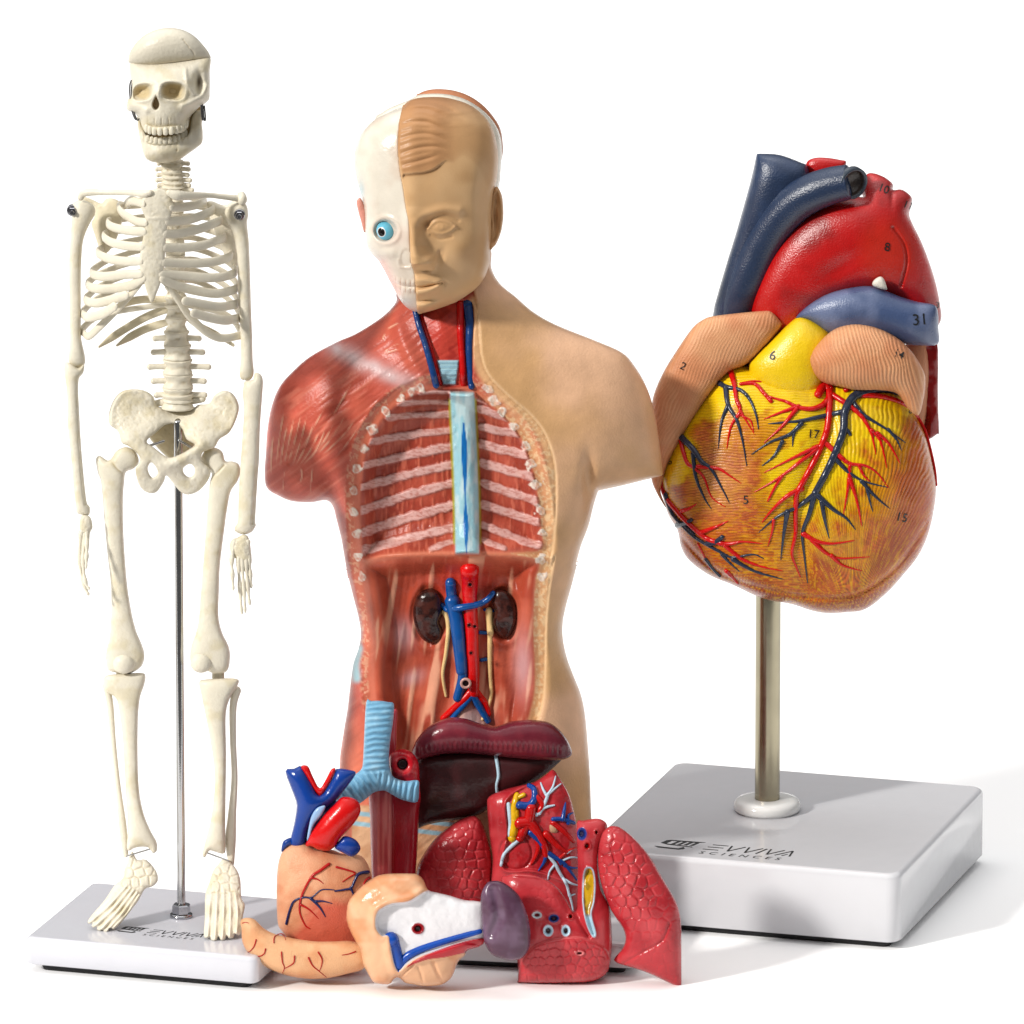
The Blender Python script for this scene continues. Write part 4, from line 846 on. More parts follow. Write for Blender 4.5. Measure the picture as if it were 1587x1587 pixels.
def skull_col(X, Y):
    x, y = c5(X, Y); c = mix(flat(X, (234, 226, 212)), lin((222, 208, 192)), ss(.4, .75, fbm(X, Y, 40, 25)))
    c = mix(c, lin((222, 150, 130)), .8 * np.exp(-(segd(x, y, [(400, 1275), (445, 1360), (500, 1470)], 4)[0] / 40) ** 2))
    c = mix(c, lin((150, 190, 200)), .7 * gau(x, y, 262, 780, 22, 70)); c = mix(c, lin((235, 205, 190)), .6 * gau(x, y, 480, 1080, 120, 80))
    for yy in (1405, 1455):
        t_, _ = segd(x, y, [(500, yy - 25), (560, yy - 4), (640, yy)], 4); c = mix(c, lin((190, 140, 110)), .7 * np.exp(-(t_ / 20) ** 2) * ss(.35, .1, np.abs(np.sin((x - 500) / 34 * math.pi))))
    return mix(c, lin((190, 205, 210)), .5 * gau(x, y, 560, 1540, 60, 40))
full_c5 = [((p[0] - 500) * 4.408, (p[1] - 120) * 4.408) for p in full]
left_loop = [(p[0], p[1]) for p in T('c5: 650,1600 580,1575 530,1520 480,1430 430,1335 385,1255 340,1210 305,1150 290,1060 288,1000 285,900 265,810 235,700 218,600 222,500 245,420 290,350 360,285 450,240 543,205')] + T('c5: ' + ' '.join(f'{a},{b}' for a, b in mid_line[1:-1]))
right_loop = T('c5: ' + ' '.join(f'{a},{b}' for a, b in mid_line[::-1])) + T('c5: 560,185 600,155 680,136 800,133 900,150 1000,185 1090,250 1150,330 1185,430 1200,550 1192,680 1170,800 1160,950 1158,1080 1145,1180 1140,1260 1110,1360 1060,1430 1000,1480 900,1540 760,1590 700,1605')
for nm, loop, face in (('skull_half', left_loop, False), ('face_half', right_loop, True)):
    r = Relief([loop], 1.15 if face else 1.3, 3, YH, 20); fr = head_h(r.X, r.Yp, face)
    edge = np.clip(r.dist / 3.0, 0, 1) if face else np.clip(r.dist / 2, 0, 1)
    fr = fr - (1 - edge) ** 2 * (2.5 if face else 1)
    o = r.build(nm, M_SKIN if face else M_GLOSS, TO, fr, 40 + 0 * fr, face_col(r.X, r.Yp) if face else skull_col(r.X, r.Yp), weld=False)
    if face: FH = (r, o)
    else: SH = (r, o)
# back of the head: scalp piece with a white bone liner
blob('scalp', 'c5: 636,150 660,110 720,86 800,79 900,90 1000,125 1090,185 1160,260 1210,340 1229,430 1226,550 1150,800 1000,1000 800,1100 640,900 600,500', M_SKIN, TO, YH + 1.25, (190, 124, 86), k=.5, kb=.7, res=2)
blob('skull_liner', 'c5: 355,285 400,245 450,212 520,182 580,158 650,122 700,113 800,111 900,125 1000,162 1100,230 1172,310 1213,400 1224,500 1216,650 1200,760 1100,1100 800,1250 450,1100 290,800 270,500', M_GLOSS, TO, YH + .8, (236, 228, 212), k=.5, kb=.7, res=2)
px, py = T('c5: 433,1046')[0]
EYE_N = np.array([-.52, -.85, -.02])
def eyec(V):
    d = V @ (EYE_N / np.linalg.norm(EYE_N)); c = flat(d, (120, 196, 222)); c = mix(c, lin((245, 245, 245)), ss(.855, .875, d)); c = mix(c, lin((18, 14, 14)), ss(.895, .912, d)); return c
ec = W(px, py, float(SH[0].ypos(px, py)) - .0)
ellipsoid('eyeball', ec + np.array([0, .02, 0]), (.150, .15, .155), M_GLOSS, SH[1], (120, 196, 222), 160, 120, colf=eyec)
def ear_f(r, X, Y):
    x, y = c5(X, Y); return -9 * gau(x, y, 1180, 960, 14, 80) + 4 * np.exp(-(segd(x, y, [(1165, 800), (1195, 775), (1218, 850), (1222, 950), (1210, 1050), (1180, 1120)], 4)[0] / 10) ** 2) - 4 * gau(x, y, 1190, 840, 10, 40) + 4 * gau(x, y, 1165, 1000, 8, 30)
blob('ear', 'c5: 1150,800 1165,765 1190,745 1215,780 1230,830 1236,930 1230,1000 1218,1060 1190,1130 1165,1160 1140,1172 1130,1000', M_SKIN, FH[1], YH - .12, (214, 168, 122), k=.5, res=1.2, f=ear_f)
blob('ear', 'c5: 232,850 255,822 280,860 298,930 300,1010 285,1060 262,980 245,920', M_GLOSS, SH[1], YH - .05, (226, 160, 145), k=.5, res=1.2, f=lambda r, X, Y: 1.5 * (fbm(X, Y, 5, 2) - .5))
# ================================================================== LARGE HEART ON ITS STAND
HZ = GAP + 1.12
q1 = WZ(1384, 1466, GAP)
q2 = WZ(1383, 1356, HZ); q3 = WZ(1030, 1331, HZ)
h_ang = math.atan2(q2[1] - q3[1], q2[0] - q3[0]) - R(2.4)
pp = WZ(1189, 1256, HZ); YHt = float(pp[1])
HE = thing('heart_model', 'large painted heart model on a steel rod above a wide white base', 'heart model', (pp[0], YHt, 0))
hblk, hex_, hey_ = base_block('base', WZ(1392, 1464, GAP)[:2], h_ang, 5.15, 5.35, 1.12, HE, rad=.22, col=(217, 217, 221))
mb = MB(); ztop = float(W(1190, 900, YHt)[2])
mb.tube([(pp[0], YHt, HZ), (pp[0], YHt, HZ + 1.2), (pp[0], YHt, ztop)], [.198] * 3, (176, 168, 146), sides=32); mb.build('rod', M_STEEL, HE)
lathe('collar', [(.1, HZ), (.50, HZ), (.535, HZ + .05), (.53, HZ + .13), (.48, HZ + .185), (.38, HZ + .2), (.2, HZ + .2)], (pp[0], YHt, 0), M_WHITE, HE, (238, 238, 236), 48)
# ---- ventricles
YV = YHt - .55
Cc = lambda s: T('c11: ' + s)
RED_S = [('940,205 945,280 935,400 915,470 880,550 825,655 775,745', 5.0, 4.0), ('775,740 770,850 770,950 752,1050 775,1120 795,1172', 3.8, .7), ('886,235 912,195 935,205 948,235', 5.4, 5.0),
         ('948,245 912,288 850,310 780,300 720,272 660,255 600,232', 4.6, 1.0), ('785,297 690,330 610,362', 3.2, .6), ('775,310 700,400 610,482', 3.4, .6), ('645,272 600,220 560,182 490,182', 2.6, 2.4), ('640,175 560,168 500,180', .6, 2.4),
         ('950,232 1040,290 1110,350 1155,425 1170,480 1182,542', 4.2, .7), ('1160,420 1205,475 1238,610', 3, .6), ('1190,435 1250,490 1305,588', 3, .6), ('884,502 760,560 610,636', 3.2, .6), ('900,500 820,560 690,660 560,736', 4, .6), ('700,655 660,720 628,782', 2.6, 1.2),
         ('802,718 720,762 640,840 598,892', 4, .6), ('920,480 1000,555 1050,590 1130,602 1190,640 1245,712', 3.8, .6), ('1095,598 1120,650 1150,680', 2.6, .8), ('1045,668 1035,740 1016,852', 3, .6), ('1050,672 1082,770 1110,910', 3.4, .6), ('1050,600 1046,640 1050,672', 2.4, 2.8),
         ('812,950 880,988 960,1000 1072,984', 3.8, .6), ('855,982 930,1050 1000,1075 1150,1068', 3.4, .5), ('955,1062 1010,1110 1112,1140', 3, .5), ('658,880 650,940 628,1012', 2.4, .5),
         ('505,36 450,55 400,105 345,150', 5.5, 4.5), ('410,100 340,190 250,310 165,425 120,560 86,670 108,760 180,850 250,920 320,975 400,1000', 4.6, 3.4), ('425,85 455,175 470,270 500,340 560,440', 4.6, .6), ('470,270 485,300 490,340 540,370 555,425', 3, .6), ('486,330 440,400 418,512', 3, .6),
         ('182,470 212,580 250,612 300,660 340,760 410,812', 3.4, .6), ('270,605 370,615 430,650 492,692', 3, .5), ('190,832 225,820 262,796', 3, .6), ('288,942 360,915 425,884', 3.4, .6), ('385,1000 440,1000 500,990 600,1000', 3.4, .5), ('410,1010 500,1080 600,1118 705,1140', 3.4, .5), ('418,1140 445,1170 475,1205', 3.6, 1.2), ('270,1000 310,1080 330,1130', 1.6, 1.0),
         ('1110,240 1200,245 1290,268 1350,300', 4, 3), ('1350,300 1400,360 1440,440 1480,600 1492,700', 2.5, 1.5)]
DRK_S = [('1330,250 1285,218 1200,208 1100,230 1052,265 1022,330 1015,420 980,520 930,630 870,742', 6.8, 4.6), ('870,742 840,850 806,945 815,1060 832,1202', 4.2, .6), ('1020,322 940,340 800,370 720,378 632,386', 4, .7), ('800,385 740,440 640,480 545,542', 3.4, .6), ('765,425 757,460 755,502', 2.4, .5), ('702,478 660,550 598,602', 3, .5),
         ('1062,270 1120,340 1230,410 1332,482', 3.6, .6), ('1245,415 1290,470 1312,522', 2.6, .5), ('870,745 780,812 680,860 582,942', 4, .6), ('728,838 710,950 694,1082', 4, .5), ('878,748 960,822 1030,870 1076,928', 4, .6), ('905,785 920,880 942,972', 3.8, .6), ('970,560 1040,632 1120,680 1242,712', 3.4, .6),
         ('1108,680 1180,760 1252,820', 3, .5), ('1136,715 1150,780 1165,835', 2.6, .5), ('1018,405 1040,425 1050,440', 3.2, 2.2), ('345,155 410,195 490,215 540,270 570,350 580,412', 4, .7), ('412,198 425,290 470,370 500,480 520,602', 4, .6), ('425,290 390,380 375,512', 3.4, .6),
         ('160,432 240,510 290,580 340,620 390,710 432,792', 5, .6), ('245,540 260,660 300,760 338,822', 3.4, .5), ('108,752 138,838 186,898 260,970 380,1040 450,1070 550,1055 605,1076', 4.4, .7), ('165,905 205,895 238,878', 4, 2.6), ('318,1000 360,992 395,965', 4, 3), ('395,1055 430,1095 482,1142', 3.2, .6), ('450,1080 560,1140 705,1182', 3.6, .6), ('312,1080 345,1125 382,1165', 3, 2.2), ('200,905 225,925 250,950', 2.5, 2)]
vpts = [crom(np.array(Cc(s_))[:, :2], 4) for s_, _, _ in RED_S + DRK_S]
vent_spec = 'c11: 470,60 540,85 700,100 860,115 1000,120 1150,130 1290,190 1350,280 1400,370 1440,460 1470,580 1490,700 1480,820 1450,950 1400,1060 1330,1150 1240,1250 1130,1335 1030,1352 930,1356 850,1342 750,1310 600,1280 450,1212 330,1162 230,1090 185,1020 165,930 118,850 86,740 80,650 108,560 160,430 250,285 345,150 400,85 440,55'
VR = Relief([T(vent_spec)], 1.4, 5, YV, 60)
X, Y = VR.X, VR.Yp; x, y = (X - 1000) * 3.306, (Y - 540) * 3.306
ivd = np.full(X.shape, 1e9)
sub = (slice(None, None, 3), slice(None, None, 3)); xs_, ys_ = X[sub], Y[sub]; dd = np.full(xs_.shape, 1e9)
for p in vpts: dd = np.minimum(dd, segd(xs_, ys_, p, 1)[0])
big = np.repeat(np.repeat(dd, 3, 0), 3, 1)[:X.shape[0], :X.shape[1]]
k = np.ones(5) / 5
for ax in (0, 1): big = np.apply_along_axis(lambda v: np.convolve(v, k, mode='same'), ax, big)
ivd = big
# direction of the muscle fibres: near level on the left chamber, sweeping down to the tip on the right
sep, tsep = segd(x, y, [(945, 200), (930, 450), (830, 700), (790, 950), (820, 1250)], 4)
xm = np.interp(y, [200, 450, 700, 950, 1250], [960, 950, 870, 800, 830]); right = ss(-40, 60, x - xm)
ang_c = np.arctan2(x - 1060, 1420 - y)
u_left = y + .10 * (x - 500) + 26 * np.sin(x / 210) ; u_right = ang_c * 620
w1 = (fbm(x, y, 110, 2) - .5) * 26; wl = 14.0
ridge_l = np.sin((u_left + w1) * 2 * math.pi / wl); ridge_r = np.sin((u_right + w1 ) * 2 * math.pi / wl)
bottom = ss(0, 60, y - np.interp(x, [180, 450, 700, 900, 1150, 1400], [980, 1130, 1220, 1250, 1225, 1040]))
ridge = ridge_l * (1 - right) + ridge_r * right
ridge = ridge * (1 - bottom) + bottom * np.sin((x + .3 * y + w1) * 2 * math.pi / 19)
hv = 185 * np.tanh(VR.h * .78 / 185)
hv = hv + np.clip(VR.dist / 4, 0, 1) * (.85 * ridge * (.3 + 1.0 * noise(x, y, 50, 12)) + 3 * (fbm(X, Y, 30, 3) - .5)) 
hv -= 6 * np.exp(-(segd(x, y, [(180, 960), (330, 1120), (500, 1200), (750, 1262), (950, 1282), (1120, 1245), (1300, 1110), (1440, 900)], 5)[0] / 12) ** 2)
hv += 10 * gau(x, y, 1250, 700, 200, 350) - 8 * np.exp(-(sep / 60) ** 2)
OR = lin((206, 112, 58)); DK = lin((168, 76, 38)); YL = lin((240, 204, 30)); PK = lin((228, 160, 122))
c = mix(np.broadcast_to(OR, X.shape + (3,)), DK, ss(.38, .7, fbm(X, Y, 34, 4)) * .8)
c = mix(c, PK, .65 * gau(x, y, 380, 660, 150, 200) + .35 * gau(x, y, 1330, 820, 120, 200))
yl = ss(18, 3, ivd + 22 * (fbm(X, Y, 18, 6) - .5)) * .95
region = np.clip(gau(x, y, 940, 540, 230, 420, 12) * 1.15 + gau(x, y, 640, 110, 330, 110) * 1.3 + gau(x, y, 160, 560, 70, 220, 15) * .9 + gau(x, y, 1210, 330, 170, 130) * .95 + gau(x, y, 300, 250, 90, 120) * .6 + .6 * gau(x, y, 700, 640, 120, 140) + 1.2 * gau(x, y, 700, 210, 300, 130) + .9 * gau(x, y, 300, 260, 130, 150) + .6 * gau(x, y, 170, 600, 90, 160), 0, 1)
yl = np.clip(yl * (.15 + .9 * region) + ss(.5, 1.0, region + .7 * (fbm(X, Y, 18, 8) - .5)) * .9, 0, 1) * ss(1260, 1100, y)
c = mix(c, YL, np.clip(yl, 0, 1))
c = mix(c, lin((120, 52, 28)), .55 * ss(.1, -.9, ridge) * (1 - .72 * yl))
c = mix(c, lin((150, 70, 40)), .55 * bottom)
fl_ = fbm(x + 3 * y * bottom, (u_left * (1 - right) + u_right * right) * 3.2, 26, 31, 3); c = mix(c, lin((232, 180, 52)), .65 * ss(.56, .66, fl_) * (1 - yl) * (.35 + .65 * ss(700, 1150, y)))
c = mix(c, lin((150, 66, 36)), .3 * ss(.42, .3, fl_) * (1 - yl))
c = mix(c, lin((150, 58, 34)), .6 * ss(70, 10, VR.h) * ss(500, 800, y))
c = mix(c, lin((190, 84, 44)), .5 * gau(x, y, 1420, 800, 110, 330) + .5 * gau(x, y, 300, 1000, 160, 120))
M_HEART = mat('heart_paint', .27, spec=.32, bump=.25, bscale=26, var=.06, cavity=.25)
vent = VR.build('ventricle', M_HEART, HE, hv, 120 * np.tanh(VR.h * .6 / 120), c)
vessels('coronary_artery', [(Cc(a), r0, r1) for a, r0, r1 in RED_S], VR, M_GLOSS, vent, (200, 22, 22), .3, sides=10, sc=1.22)
vessels('coronary_vein', [(Cc(a), r0, r1) for a, r0, r1 in DRK_S], VR, M_GLOSS, vent, (42, 50, 68), .4, sides=10, sc=1.18)
# ---- atria
TAN = (226, 172, 132)
def fib(fx, fy, wl, amp, crv=0.):
    def f(r, X, Y):
        xx, yy = (X - 1000) * 3.306, (Y - 220) * 3.306
        return amp * np.sin((xx * fx + yy * fy + 26 * (noise(xx, yy, 90, 3) - .5)) * 2 * math.pi / wl)
    return f
def fibc(fx, fy, wl):
    f = fib(fx, fy, wl, 1.0)
    return lambda r, X, Y: mix(mix(flat(X, TAN), lin((214, 150, 112)), ss(.35, .75, fbm(X, Y, 40, 5))), lin((196, 132, 96)), .55 * ss(-.1, -.9, f(r, X, Y)))
ra = blob('right_atrium', 'c10: 345,893 450,880 600,866 650,872 690,915 697,945 650,1010 600,1065 550,1115 500,1150 440,1175 380,1230 300,1340 200,1500 120,1640 85,1750 80,1800 110,1880 60,1800 30,1720 22,1600 28,1480 30,1380 45,1290 90,1185 150,1085 240,955 300,908', M_SATIN, HE, YV - .38, TAN, k=.7, cap=44, res=1.5, f=fib(.98, .45, 17, .55), colf=fibc(.98, .45, 17), smooth=4)
la = blob('left_auricle', 'c10: 842,1130 850,1085 880,1040 950,972 1020,940 1100,933 1200,956 1300,1010 1370,1080 1422,1165 1436,1225 1425,1320 1400,1400 1350,1370 1290,1290 1200,1272 1080,1275 1000,1255 920,1235 870,1195', M_SATIN, HE, YV - .75, TAN, k=.85, cap=95, res=1.4, f=fib(1.0, -.25, 19, .9), colf=fibc(1.0, -.25, 19))
blob('left_atrium', 'c10: 1330,1040 1440,1045 1450,1300 1420,1500 1380,1600 1300,1500 1250,1200', M_SATIN, HE, YV + .3, (200, 140, 108), k=.5, res=2)
# ---- great vessels
BLU = (36, 50, 76); BLU2 = (84, 98, 134); REDA = (186, 24, 22)
def bluec(a, b): return lambda r, X, Y: mix(flat(X, a), lin(b), ss(.4, .75, fbm(X, Y, 40, 7)))
M_VES = mat('vessel_paint', .30, spec=.62, bump=.38, bscale=38, var=.06)
svc = blob('vena_cava', 'c10: 345,900 400,680 470,450 540,200 568,75 575,62 600,60 690,66 800,106 830,125 840,200 800,320 700,440 620,580 570,720 545,880 520,960 400,960', M_VES, HE, YV + .18, BLU, k=.9, cap=72, res=1.6, smooth=3, colf=bluec(BLU, (46, 62, 92)))
def px_tube(name, spec, rr, Ys, m, parent, col, sides=28, flat_=1.0, colr=None):
    p = np.array(T(spec)); mb = MB(); w = W(p[:, 0], p[:, 1], np.asarray(Ys, float)); mb.tube(w, np.asarray(rr, float) * U, col, n=10, sides=sides, flat_=flat_, cap=False); return mb.build(name, m, parent)
bc = 'c10: 1046,205 960,222 860,258 760,320 665,425 590,550 530,690 480,820 445,930'
px_tube('brachiocephalic_vein', bc, [27, 29, 30, 30.5, 30.5, 30.5, 30, 29, 28], YV + np.array([-.42, -.36, -.3, -.2, -.1, -.03, .0, .06, .18]), M_VES, svc.obj, (38, 52, 78))
# open cut end
p0 = W(*cpx('c10', 1046, 205), YV - .42); p1 = W(*cpx('c10', 960, 222), YV - .36); ax = (p0 - p1) / np.linalg.norm(p0 - p1)
def ring_end(name, p0, ax, ro, ri, m, parent, c1, c2, th=.03):
    u = np.cross(ax, [0, 0, 1.]); u /= np.linalg.norm(u); v = np.cross(ax, u); a = np.linspace(0, 2 * math.pi, 28, endpoint=False); n = 28
    circ = lambda r_, s_: p0 + ax * s_ + r_ * (np.cos(a)[:, None] * u + np.sin(a)[:, None] * v)
    V = np.vstack([circ(ro, 0), circ(ro * .97, th), circ(ri * 1.05, th), circ(ri, th * .4), circ(ri * .95, -.03), (p0 - ax * .03)[None]]); i = np.arange(n); j = (i + 1) % n
    F = np.vstack([np.stack([i + k * n, j + k * n, j + (k + 1) * n, i + (k + 1) * n], 1) for k in range(4)]); F3 = np.stack([i + 4 * n, j + 4 * n, 0 * i + 5 * n], 1)
    cc = np.vstack([np.broadcast_to(lin(c1), (3 * n, 3)), np.broadcast_to(lin(c2), (2 * n + 1, 3))]); mb = MB(); mb.add(V, F, F3, cc); return mb.build(name, m, parent)
AXV = np.array([.55, -.82, -.1]); AXV /= np.linalg.norm(AXV)
ring_end('vein_opening', p0 + ax * .02 + np.array([0, -.02, 0]), AXV, .26, .20, M_VES, svc.obj, (44, 56, 70), (74, 62, 56), .1)
def aorta_f(r, X, Y):
    xx, yy = (X - 1000) * 3.306, (Y - 220) * 3.306
    d = -4 * np.exp(-(segd(xx, yy, [(1270, 440), (1325, 520), (1340, 620), (1310, 740)], 4)[0] / 8) ** 2) - 5 * gau(xx, yy, 1000, 640, 120, 50, -30) 
    return d - 4 * gau(xx, yy, 1265, 265, 14, 60)
def aorta_c(r, X, Y):
    xx, yy = (X - 1000) * 3.306, (Y - 220) * 3.306
    c = mix(flat(X, REDA), lin((150, 20, 18)), ss(.4, .75, fbm(X, Y, 50, 9))); return mix(c, lin((196, 62, 50)), .7 * gau(xx, yy, 1250, 560, 190, 200))
ao = blob('aorta', 'c10: 527,890 535,800 560,730 600,640 680,500 790,385 900,315 1000,285 1085,280 1115,280 1105,255 1112,200 1135,165 1170,160 1225,180 1268,215 1270,245 1310,243 1345,262 1367,290 1362,330 1353,375 1375,430 1410,500 1450,600 1488,720 1512,840 1516,910 1480,960 1420,960 1330,900 1290,850 1240,830 1150,800 1060,810 980,840 900,890 850,950 800,1010 740,1060 660,1050 560,990', M_VES, HE, YV + .1, REDA, k=.80, cap=95, res=1.4, f=aorta_f, colf=aorta_c)
blob('aortic_branch', 'c10: 822,130 835,95 880,80 940,82 1000,92 1030,105 1000,180 900,200 840,180', M_VES, ao.obj, YV + .3, REDA, k=.5, res=1.6)
blob('descending_aorta', 'c10: 1385,1000 1440,1040 1497,1036 1500,1200 1500,1300 1505,1480 1498,1495 1440,1520 1420,1400 1400,1200', M_GLOSS, HE, YV + .35, (140, 18, 20), k=.4, res=1.6, f=lambda r, X, Y: 8 * (noise(X, Y, 14, 3) - .5))
pa = blob('pulmonary_artery', 'c10: 772,900 850,826 950,772 1080,742 1180,742 1300,790 1400,820 1478,834 1500,872 1502,950 1500,1035 1400,1042 1340,1037 1240,1010 1150,1000 1040,1000 945,985 890,950 830,915', M_VES, HE, YV - .45, BLU2, k=.8, cap=80, res=1.4, colf=bluec((70, 86, 122), (108, 120, 152)))
pt = blob('pulmonary_trunk', 'c10: 530,1150 560,1100 650,1012 720,945 772,902 810,895 870,915 935,960 960,990 945,1080 930,1200 930,1330 880,1420 760,1430 640,1370 560,1270', M_VES, HE, YV - .42, (240, 204, 30), k=.75, cap=82, res=1.4, smooth=4, f=lambda r, X, Y: 1.2 * (fbm(X, Y, 14, 3) - .5))
blob('heart_filler', 'c10: 430,1060 560,960 700,880 770,960 700,1100 600,1180 500,1210', M_VES, HE, YV + .12, (150, 40, 30), k=.3, res=1.6)  # dark red filler closing the gap behind the right atrium and the trunk
blob('ligament', 'c10: 1165,735 1170,710 1200,690 1222,700 1238,745 1235,758 1200,752', M_BONE, ao.obj, YV - .62, (235, 228, 215), k=.8, res=1)
vessels('coronary_artery', [(T('c10: 515,1112 470,1100 420,1140 380,1180'), 6, 5.5), (T('c10: 885,1290 915,1235 945,1250 950,1300'), 5.5, 5), (T('c10: 1030,1270 1055,1245 1075,1240'), 5, 4.5)], pt if False else VR, M_GLOSS, vent, (200, 22, 22), .4)
N10 = lambda s, rel, xx, yy, sz, rot=0: number_on(s, rel, *cpx('c10', xx, yy), sz, rot, rel.obj)
N10('2', ra, 193, 1150, 17, 25); N10('8', ao, 1240, 540, 19, 8); N10('10', ao, 1222, 240, 18, 20); N10('11', ao, 1348, 325, 16, 20); N10('31', pa, 1408, 912, 25, -5); N10('14', la, 1300, 1088, 17, 20); N10('6', pt, 652, 1095, 21, 12); N10('3', ao, 1498, 838, 14, 10)
N11 = lambda s, xx, yy, sz, rot=0: number_on(s, VR, *cpx('c11', xx, yy), sz, rot, vent)
N11('17', 862, 440, 19, 5); N11('5', 515, 778, 19, 0); N11('15', 1315, 868, 19, 12); N11('6', 125, 580, 14, -20); N11('16', 1353, 315, 13, 30)
# ---- logo on both bases
def bar(x0, y0, x1, y1, w, sl=.0):
    dx, dy = x1 - x0, y1 - y0; l = math.hypot(dx, dy); nx, ny = -dy / l * w / 2, dx / l * w / 2
    return [(x0 + nx, y0 + ny), (x0 - nx, y0 - ny), (x1 - nx, y1 - ny), (x1 + nx, y1 + ny)]
def logo(o, ex, ey, z, sc, parent, mirror=1.0):
    P = []; sh = .32
    f = lambda u, v: (u + sh * v, v)
    def add(u0, v0, u1, v1, w=.10): a, b = f(u0, v0), f(u1, v1); P.append(bar(a[0], a[1], b[0], b[1], w))
    x = 0.0
    for v in (.05, .5, .95): add(x + .02, v, x + .85, v, .09)
    x = 1.02
    for k in range(2): add(x, 1, x + .34, 0, .095); add(x + .34, 0, x + .72, 1, .095); x += .92
    x += .02; add(x, 0, x, 1, .10); x += .22
    add(x, 1, x + .34, 0, .095); add(x + .34, 0, x + .72, 1, .095); x += .72
    add(x + .06, 0, x + .44, 1, .095); add(x + .44, 1, x + .84, 0, .095); add(x + .42, .02, x + .54, .34, .08)
    tot = x + .84
    # mark: slanted wedge of bars with a swoosh
    m = [[(-2.2, 1.05), (-.5, 1.05), (-.15, 1.25), (-2.0, 1.2)], [(-2.25, -.35), (-2.5, -.1), (-1.2, -.22), (-1.0, .12), (-.85, -.2), (-1.1, -.42)], [(-2.35, .55), (-2.2, 1.0), (-1.9, 1.0), (-2.05, .5), (-1.5, .42), (-.62, .3), (-.55, .18), (-1.9, .3)]]
    for k in range(4): m.append([(-1.78 + k * .33, .48), (-1.60 + k * .33, 1.02), (-1.42 + k * .33, 1.02), (-1.60 + k * .33, .46)])
    P = [[(u * sc, v * sc) for u, v in q] for q in P + m]
    strokes_on_plane(P, o, ex, ey, z, 'logo', parent)
    V, F = text_mesh('SCIENCES', .62 * sc, .2, 1.75); V[:, 0] += tot * .5 * sc - .05; V[:, 1] -= .62 * sc
    xy = np.asarray(o)[None, :2] + V[:, :1] * ex + V[:, 1:2] * ey; P3 = np.c_[xy, np.full(len(V), z + .004)]
    me = bpy.data.meshes.new('lettering'); me.from_pydata(P3.tolist(), [], F); at = me.color_attributes.new('Col', 'FLOAT_COLOR', 'POINT'); c = np.ones((len(V), 4), np.float32); c[:, :3] = lin((14, 14, 14)); at.data.foreach_set('color', c.ravel()); me.materials.append(M_INK)
    link(bpy.data.objects.new('lettering', me), parent)
lo = WZ(*cpx('c12', 438, 738), HZ); l1 = WZ(*cpx('c12', 770, 752), HZ)
logo(lo, hex_, hey_, HZ, float(np.hypot(*(l1 - lo)[:2])) / 4.75, hblk)
lo = WZ(*cpx('c4', 520, 1284), SZ); l1 = WZ(*cpx('c4', 745, 1305), SZ)
logo(lo, ex, ey, SZ, float(np.hypot(*(l1 - lo)[:2])) / 4.75, blk_sk)
# ================================================================== LOOSE ORGANS IN FRONT
def org(name, label, cat, px, py, Y):
    p = W(px, py, Y); return thing(name, label, cat, (float(p[0]), Y, max(0., float(p[2]))), 'lung halves set out in front of the torso' if name == 'lung_half' else None)
def cells(X, Y, sc, seed, ax=1.0):
    """distance to cell borders (F2-F1) of a random cellular pattern"""
    rs = np.random.RandomState(seed); x0, x1, y0, y1 = X.min(), X.max(), Y.min(), Y.max()
    nx, ny = int((x1 - x0) / sc) + 3, int((y1 - y0) / sc) + 3
    gx, gy = np.meshgrid(np.arange(nx), np.arange(ny)); sx = x0 + (gx - 1 + .5 * (gy % 2) + .55 * rs.rand(ny, nx)) * sc; sy = y0 + (gy - 1 + .55 * rs.rand(ny, nx)) * sc
    f1 = np.full(X.shape, 1e9); f2 = f1.copy()
    for a, b in zip(sx.ravel(), sy.ravel()):
        d = np.hypot(X - a, (Y - b) * ax); m = d < f1; f2 = np.where(m, f1, np.minimum(f2, d)); f1 = np.where(m, d, f1)
    return f2 - f1
LUNG = (186, 62, 67)
def lung_c(r, X, Y): 
    c = mix(flat(X, LUNG), lin((164, 46, 52)), ss(.4, .75, fbm(X, Y, 30, 3))); return mix(c, lin((206, 84, 88)), .6 * ss(.5, .75, fbm(X, Y, 40, 9)))
def pebble(sc, seed, amp, wx=None):
    def f(r, X, Y):
        e = cells(X + 3 * (noise(X, Y, 14, 4) - .5), Y, sc, seed); wt = 1 if wx is None else wx(X, Y)
        return amp * (ss(0, sc * .28, e) - .6) * wt
    return f
# ---------- lung, outer half at left
YA = .95
lA = org('lung_half', 'red outer lung half with pebbled surface, behind the intestine piece', 'lung model', 700, 1420, YA)
rA = blob('lobe', 'c9: 85,900 130,800 200,710 290,640 350,610 402,603 440,640 470,720 490,800 497,880 490,960 470,1080 440,1200 300,1240 160,1200 90,1050', M_GLOSS, lA, YA, LUNG, k=.62, cap=60, res=1.3, f=pebble(15, 5, 2.6, lambda X, Y: .25 + .75 * gau(X, Y, 735, 1355, 45, 75)), colf=lung_c)
